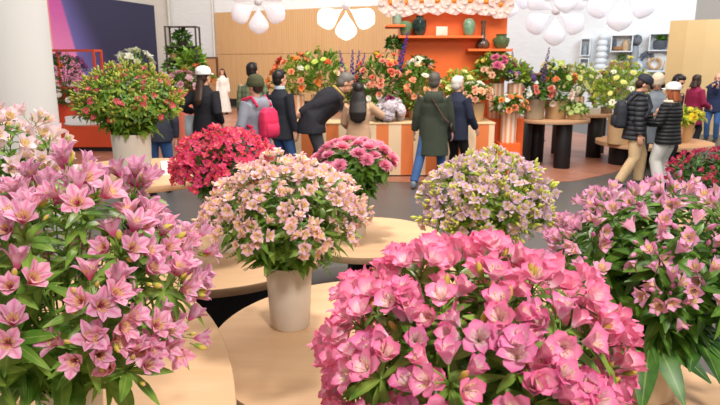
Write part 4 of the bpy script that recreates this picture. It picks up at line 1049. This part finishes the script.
# black round speaker on a pole behind the bouquets
t = thing('floor_speaker', 'small round black speaker on a thin pole before the white wall', 'speaker', (on(544, 70, 15), 15, 0))
MB().lathe([(.14, 0), (.14, .02), (.02, .03)], 20).obj('base', BLK, t, smooth=True); MB().lathe([(.012, .02), (.012, 1.55)], 10).obj('pole', BLK, t, smooth=True)
g = MB(); g.ell((0, 0, 1.64), (.1, .1, .11)); g.obj('speaker_head', BLK, t, smooth=True)

# ------------------------------------------------------------------ white shelf wall at the back right
WH = M('white_lacquer', 'e6ecf0', .4, .03)
def bp(px, off): return onback(px, off)
def wallbox(px0, px1, py0, py1, dep, label, th=.035):
    s0, q0 = bp(px0, dep); s1, q1 = bp(px1, dep); y = (q0.y+q1.y)/2; za, zb = zof(py1, y), zof(py0, y); L = s1-s0
    s0b, q0b = bp((px0+px1)/2, 0.02); t = thing('wall_box', label, 'shelf', (q0.x-nx*(dep-.01), q0.y-ny*(dep-.01), za), AB, 'white box shelves on the back wall')
    D = dep-.02
    MB().box(0, L, -D, 0, 0, th).obj('bottom_board', WH, t); MB().box(0, L, -D, 0, zb-za-th, zb-za).obj('top_board', WH, t)
    MB().box(0, th, -D, 0, th, zb-za-th).obj('side_board', WH, t); MB().box(L-th, L, -D, 0, th, zb-za-th).obj('side_board', WH, t); MB().box(th, L-th, -.02, 0, th, zb-za-th).obj('back_board', WH, t)
    def inside(px):
        s, q = bp(px, dep*.55); return V((q.x, q.y, za+th))
    return inside
i1 = wallbox(579, 589, 38, 56, .35, 'narrow white box shelf with a small vase, above another narrow box')
i1b = wallbox(579, 589, 58, 68, .35, 'narrow white box shelf below the box with the small vase')
i2 = wallbox(609, 631, 34.5, 52, .4, 'white box shelf with brown wooden pieces in it')
i3 = wallbox(647, 669, 33, 51, .4, 'white box shelf with a dark potted plant in it')
s0, q0 = bp(576, .4); s1, q1 = bp(672, .4); zs = zof(70, (q0.y+q1.y)/2)
MBs = MB().box(0, s1-s0, -.36, .0, -.06, 0).obj('wall_shelf', WH, None, (q0.x-nx*.39, q0.y-ny*.39, zs), (0, 0, AB)); tag(MBs, 'long white shelf along the back wall below the box shelves', 'shelf')
def lat(p, prof, mat, label, name, cat, n=20): return tag(MB().lathe(prof, n).obj(name, mat, None, p, smooth=True), label, cat)
def onshelf(px):
    s, q = bp(px, .22); return V((q.x, q.y, zs))
WOOD = M('brown_wood', 'a87850', .5, .2, 10); DKG = M('dark_grey_ceramic', '5a5f6a', .5, .1); LG = M('grey_ceramic', '9aa0a6', .5, .1)
p = i1(584); lat(p, hollow([(.06, 0), (.1, .08), (.09, .2), (.04, .3), (.05, .36)]), LG, 'small grey vase in the narrow white box', 'vase', 'vase')
p = i1b(584); lat(p, hollow([(.07, 0), (.1, .05), (.08, .12)]), CER2, 'small pale bowl in the lower narrow white box', 'bowl', 'bowl')
p = i2(617); lat(p, hollow([(.1, 0), (.16, .06), (.15, .14)]), WOOD, 'brown wooden bowl in the white box shelf', 'bowl', 'bowl')
p = i2(624); lat(p, hollow([(.08, 0), (.11, .1), (.1, .25), (.05, .33)]), M('light_wood', 'c9a884', .5, .15, 9), 'light wooden vase in the white box shelf', 'vase', 'vase')
p = i2(613); lat(p, hollow([(.05, 0), (.06, .2), (.045, .38)]), DKG, 'thin dark vase in the white box beside the wooden bowl', 'vase', 'vase')
p = i3(658); lat(p, hollow([(.15, 0), (.19, .1), (.19, .28)]), DKG, 'dark grey pot in the white box shelf', 'flower_pot', 'pot')
arrangement('leafy plant in the dark grey pot of the box shelf', p+V((.0, -.05, .25)), .1, .12, [('daisy', '7a9a5a', 3)], 'mid', 30, 45, hc=.06, name='potted_plant', cat='plant')
p = onshelf(601); prof = []
for k in range(6): prof += [(.16-.008*k, k*.19), (.2-.01*k, k*.19+.05), (.2-.01*k, k*.19+.12), (.14-.008*k, k*.19+.185)]
lat(p, prof, WH, 'tall white totem of stacked rings on the long shelf', 'totem', 'ornament', 28)
o = MB().box(-.3, .3, -.16, .16, 0, .27).obj('planter', M('terracotta_pot', 'a8725a', .6, .1), None, onshelf(620), (0, 0, AB), bevel=.01); tag(o, 'reddish-brown box planter on the long white shelf', 'planter')
arrangement('thin-leaved plant in the reddish-brown planter', onshelf(621)+V((0, 0, .25)), .11, .2, [('daisy', '6a8a5a', 2)], 'mid', 31, 30, hc=.05, upright=1.2, ll=.14, lw=.014, name='potted_plant', cat='plant')
lat(onshelf(634), hollow([(.09, 0), (.12, .1), (.11, .5), (.08, .75)]), LG, 'tall slim grey vase with dried stems on the long shelf', 'vase', 'vase')
arrangement('dried grey stems in the tall slim vase', onshelf(634)+V((0, 0, .72)), .09, .16, [('cluster', '8f949a', 4)], 'deep', 32, 16, hc=.15, name='dried_flowers', cat='bouquet')
lat(onshelf(639), hollow([(.12, 0), (.18, .1), (.15, .22), (.06, .3), (.08, .36)]), M('blue_white', 'b9c6d6', .3, .1), 'blue-white round vase beside the tall slim vase', 'vase', 'vase')
g = MB(); g.tube([(-.17, 0, 0), (-.17, 0, .3), (-.12, 0, .45), (0, 0, .52), (.14, 0, .47), (.18, 0, .34)], [.06, .065, .075, .08, .075, .05], 12); tag(g.obj('sculpture', DKG, None, onshelf(646), (0, 0, AB), smooth=True), 'dark grey hooked sculpture on the long white shelf', 'sculpture')
g = MB(); g.lathe([(.02, -.03), (.2, -.03), (.27, 0), (.25, .01), (.19, -.01), (.02, -.012)], 28); o = g.obj('plate', M('white_plate', 'dfe3e6', .3, .05), None, onshelf(657)+V((0, 0, .265)), (PI/2-.12, 0, AB), smooth=True); tag(o, 'round pale plate standing upright on the long shelf', 'plate')
g = MB(); g.tube([(.16*math.cos(a), .16*math.sin(a), 0) for a in [2*PI*i/24 for i in range(25)]], .045, 10); o = g.obj('wooden_ring', M('ring_wood', 'd3a675', .5, .15, 9), None, onshelf(655)+V((nx*.1, ny*.1, .205)), (PI/2, 0, AB), smooth=True); tag(o, 'light wooden ring in front of the pale plate', 'ornament')
lat(onshelf(667), hollow([(.1, 0), (.13, .08), (.09, .2), (.07, .28)]), CER2, 'cream jar at the end of the long white shelf', 'jar', 'jar')

# ------------------------------------------------------------------ left: red benches, frame and planters
RED = M('red_orange_paint', 'd9532f', .5, .06, 3); RED2 = M('red_orange_deep', 'cf4a2c', .5, .06, 3)
t = thing('display_bench', 'low red-orange bench behind the white column', 'bench', (-5.95, 13.1, 0))
MB().box(-.9, .72, 0, 1.2, .1, .55).obj('body', RED, t, bevel=.01); MB().box(-.85, .67, .06, 1.15, 0, .1).obj('plinth', M('dark_plinth', '2c2523', .6), t)
block(-7.5, -6.35, 14.5, 15.4, 1.02, RED2, 'red-orange plinth under the purple and orange flowers', 'plinth', 'plinth')
t = thing('metal_frame', 'thin red-orange open frame in front of the mural', 'frame', (-7.0, 15.6, 0))
for a, b in ((-.62, 0), (.48, 0), (-.62, .45), (.48, .45)): MB().box(a-.025, a+.025, b-.025, b+.025, 0, 2.12).obj('post', RED, t)
for b in (0, .45): MB().box(-.645, .505, b-.025, b+.025, 2.12, 2.17).obj('rail', RED, t)
for a in (-.62, .48): MB().box(a-.025, a+.025, .025, .425, 2.12, 2.17).obj('rail', RED, t)
lat((-5.95, 13.5, .55), [(.01, 0), (.42, 0), (.44, .02), (.44, .03), (.01, .022)], M('white_tray', 'e2d8d2', .4, .03), 'round white tray on the low red-orange bench', 'tray', 'tray', 40)
o = MB().box(-.22, .22, -.12, .12, 0, .15).obj('box', M('pale_box', 'e6e2e4', .6, .04), None, (-6.12, 13.5, .573), (0, 0, .1), bevel=.008); tag(o, 'white and grey box standing on the round tray', 'box')
px_ = px2x(66, 90, 14.9)
tag(MB().lathe(cyl(.22, .26, .28), 28).obj('flower_pot', RED, None, (px_, 14.9, 1.02), smooth=True), 'red-orange pot under the purple and orange flowers', 'pot')
arrangement('purple and orange bouquet on the red-orange plinth beside the column', (px_, 14.9, 1.26), .42, .5, [('cluster', '9a5aa0', 4), ('mum', 'ee8a3a', 3, (.3, .7)), ('lily', 'c05a8a', 8), ('daisy', 'd8a0c0', 8)], 'deep', 40, 120, hc=.3, fs=1.0)
x4 = px2x(66, 95, 14.3)
tag(MB().lathe(cyl(.2, .24, .3), 28).obj('flower_pot', RED2, None, (x4, 14.25, .0), smooth=True).copy() if False else MB().lathe(cyl(.22, .26, .95), 28).obj('flower_pot', RED2, None, (x4, 14.22+.0, 0), smooth=True), 'tall red-orange pot behind the low bench', 'pot')
arrangement('white and green flowers over the tall red-orange pot', (x4, 14.22, .93), .42, .26, [('daisy', 'f2e6e0', 10), ('lily', 'f0d0d4', 5)], 'deep', 41, 110, hc=.1, fs=1.3)
x5 = px2x(79, 88, 13.9)
tag(MB().lathe(cyl(.12, .14, 1.0), 24).obj('vase', M('blush_pot', 'd98a80', .6, .08), None, (x5, 14.7, 0), smooth=True), 'slim blush floor vase behind the low bench', 'vase')
arrangement('pale pink peonies in the slim blush floor vase', (x5, 14.7, .98), .26, .26, [('rose', 'f0c3cc', 9), ('rose', 'e9a8b8', 4)], 'deep', 42, 60, hc=.14, fs=2.0)
arrangement('white lily spray rising above the red and green bouquet', (px2x(135, 66, 12), 12.0, 1.55), .25, .34, [('lily', 'eef0e0', 9, (.2, 1)), ('lily', 'd8e0b0', 4)], 'fresh', 43, 50, hc=.15, fs=1.6, upright=.5)
tag(MB().lathe(cyl(.14, .16, 1.58), 24).obj('vase', CER2, None, (px2x(135, 66, 12), 12.0, 0), smooth=True), 'tall white floor vase behind the red and green bouquet', 'vase')
# plant rack
yr = 20.5; xa, xb = px2x(167, 60, yr), px2x(197, 60, yr); ztop = zof(26, yr)
t = thing('plant_rack', 'tall black metal plant rack in front of the white wall', 'rack', ((xa+xb)/2, yr, 0)); hw_ = (xb-xa)/2; BM = M('black_metal', '3a3230', .5, .05)
for s in (-1, 0, 1):
    for d in (0, .5):
        if s == 0 and d == 0: continue
        MB().box(s*hw_-.025, s*hw_+.025, d-.025, d+.025, 0, ztop).obj('post', BM, t)
zsh = [zof(y, yr) for y in (26, 46, 60, 77)]
for z in zsh:
    MB().box(-hw_-.025, hw_+.025, -.025, .525, z-.03, z).obj('shelf', BM, t)
for i, (px, k, sh, R, lm) in enumerate(((183, 1, 'second', .2, 'deep'), (175, 2, 'third', .2, 'mid'), (172, 3, 'lowest', .24, 'mid'), (190, 3, 'lowest', .24, 'fresh'))):
    x = px2x(px, 60, yr+.25)
    tag(MB().lathe(cyl(.14, .17, .2), 20).obj('flower_pot', [BM, TANP, GREYP, TANP][i], None, (x, yr+.25, zsh[k]), smooth=True), ['dark pot on the second rack shelf', 'tan pot on the third rack shelf', 'grey pot on the lowest rack shelf', 'tan pot of tall leaves on the lowest rack shelf'][i], 'pot')
    arrangement(['dark round plant on the second shelf of the rack', 'trailing plant on the third shelf of the rack', 'bushy plant on the lowest shelf of the rack', 'tall yellow-green leafy plant on the lowest shelf of the rack'][i], (x, yr+.25, zsh[k]+.18), R, R*(1.0 if i < 3 else 2.2), [('daisy', '8a9a5a', 4)], lm, 50+i, 90, hc=R*.4, ll=.16 if i < 3 else .4, lw=.04 if i < 3 else .1, upright=0 if i < 3 else 1.0, name='potted_plant', cat='plant')
# framed board leaning behind
s, q = onback(205, .25); za, zb = 0, zof(57, q.y)
t = thing('framed_board', 'brown framed board standing against the white wall by the rack', 'board', (q.x, q.y, 0), AB)
w_ = .62; FR = M('dark_frame', '6a4636', .5, .1)
MB().box(-w_, w_, 0, .04, .1, zb-.06).obj('panel', M('board_tan', 'c99768', .6, .08, 4), t)
for a, b, c, d in ((-w_-.05, -w_, 0, zb), (w_, w_+.05, 0, zb), (-w_, w_, zb-.06, zb), (-w_, w_, 0, .1)): MB().box(a, b, -.02, .06, c, d).obj('frame_side', FR, t)
# flowers before the rack
for i, (px, py, y, R, pal, lab, lm) in enumerate(((198, 86, 14.5, .32, [('lily', 'e0703a', 8), ('mum', 'd8a060', 5), ('lily', 'b8c060', 8)], 'orange and green bouquet behind the white cap', 'mid'), (184, 92, 13.5, .3, [('rose', 'f0b8c4', 8), ('lily', 'f0c8d0', 6)], 'soft pink bouquet between the tall vase bouquet and the tote bag', 'mid'))):
    x = px2x(px, py, y); zt = zof(py, y)
    tag(MB().lathe(cyl(.2, .24, zt), 24).obj('flower_pot', [RED, M('pink_pot', 'e0806a', .6, .05)][i], None, (x, y, 0), smooth=True), ['tall red-orange floor pot behind the white cap', 'coral floor pot under the soft pink bouquet'][i], 'pot')
    arrangement(lab, (x, y, zt-.02), R, R, pal, lm, 60+i, 110, hc=R*.4, fs=1.6)

# ------------------------------------------------------------------ hanging flower lamps
def lamp_mat(name, emit, col='e9e4ea'):
    n = NT(name); co = n.objco(); v = n.n('ShaderNodeTexVoronoi'); v.inputs['Scale'].default_value = 26; n.put(v.inputs['Vector'], co)
    k = n.mix(n.smooth(v.outputs['Distance'], .1, .3), lin('fbfafd'), lin(col)); return n.bsdf(k, .35, n.bump(v.outputs['Distance'], .4, .01), emit=lin('fff2e6'), emit_s=emit, tfac=.35)
def drop(L=.66, R=.23):
    mb = MB(); prof = []
    for i in range(17):
        t = i/16; r = R*math.sin(PI*min(1, t**1.75))**.8 if 0 < t < 1 else .004
        prof.append((max(r, .004), -L*t))
    mb.lathe(prof, 20); return mb
def flower_lamp(label, px, py, y, size, mat, n=5, out=62, ring2=True, centre=True):
    p = at(px, py, y); t = thing('hanging_flower_lamp', label, 'lamp', p, 0, 'hanging flower lamps')
    m = drop(.6*size, .225*size).mesh('petal', mat)
    if centre: link('petal', m, t, mw=Matrix.Diagonal((1, .55, 1, 1)) @ Matrix.Translation((0, 0, -.07*size)))
    for k in range(n):
        link('petal', m, t, mw=Matrix.Rotation((k+1)*PI/3, 4, 'Y') @ Matrix.Diagonal((1, .55, 1, 1)) @ Matrix.Translation((0, 0, -.07*size)))
    g = MB(); g.ell((0, 0, .02), (.09*size, .09*size, .08*size)); g.obj('hub', M('lamp_hub', 'd8d2d6', .4, .03), t, smooth=True)
    g = MB(); g.tube([(0, 0, .05), (0, 0, 7.2-p.z)], .006, 6); g.obj('cord', M('lamp_cord', 'd9d6d2', .6, 0), t)
    return t
LW = lamp_mat('lamp_unlit_glow', .3, 'ece6ec'); LL = lamp_mat('lamp_lit', 1.2, 'f4eee8'); LV = lamp_mat('lamp_violet', .3, 'e6e7f2')  # only LL is lit; LW and LV get a faint added glow to look paler
flower_lamp('unlit white petal lamp with faint added glow hanging before the wood panelling', 258, 3, 13.5, .95, LW, 5)
flower_lamp('brightly lit white petal lamp hanging before the wood panelling', 346, 7, 13.5, 1.02, LL, 5)
flower_lamp('small far white petal lamp beside the tower top', 388, 4, 20, .5, LL, 5)
flower_lamp('translucent pale petal lamp hanging before the white wall', 556, 12, 13.0, 1.0, LV, 5)
flower_lamp('second pale petal lamp, higher and nearer the middle, by the tower top', 511, -8, 16, .9, LV, 5)
flower_lamp('pale violet petal lamp cut by the top of the view, between two others', 568, -24, 11.0, .9, LV, 5)
flower_lamp('wide pale petal lamp hanging above the shelf wall', 622, -8, 13.0, 1.15, LV, 5)

# ------------------------------------------------------------------ light
w = bpy.data.worlds.new('world'); sc.world = w; w.use_nodes = True
bg = w.node_tree.nodes['Background']; bg.inputs[0].default_value = (1.0, .97, .93, 1); bg.inputs[1].default_value = .5
def area(name, loc, target, size, power, col=(1, .95, .88)):
    d = bpy.data.lights.new(name, 'AREA'); d.shape = 'SQUARE'; d.size = size; d.energy = power; d.color = col
    o = bpy.data.objects.new(name, d); COL.objects.link(o); o.location = loc
    o.rotation_euler = (V(target)-V(loc)).to_track_quat('-Z', 'Y').to_euler(); return o
area('hall_light_near', (.5, 4.3, 5.2), (-.1, 2.2, .7), .5, 230, (1, .94, .87))
area('hall_light_front', (1.5, -1.5, 4.8), (.3, 2.0, 1.0), .6, 240, (1, .96, .91))
area('hall_light_mid', (0, 7.5, 6.5), (.5, 10.5, 0), 3, 400, (1, .95, .88))
area('hall_light_stand', (3.5, 6.5, 6), (3.5, 11.5, .8), 3, 300)
area('hall_light_back', (-5, 18, 6.8), (-4, 24, 1.5), 5, 700)
area('cool_wall_light', (9, 12, 7), (8, 20, 2), 4, 640, (.78, .89, 1))  # added bluish area light to brighten the right back wall; no window built
vs_ = sc.view_settings; vs_.view_transform = 'Standard'; vs_.look = 'None'; vs_.gamma = 1; vs_.exposure = 0.0
sc.cycles.max_bounces = 6; sc.cycles.use_denoising = True
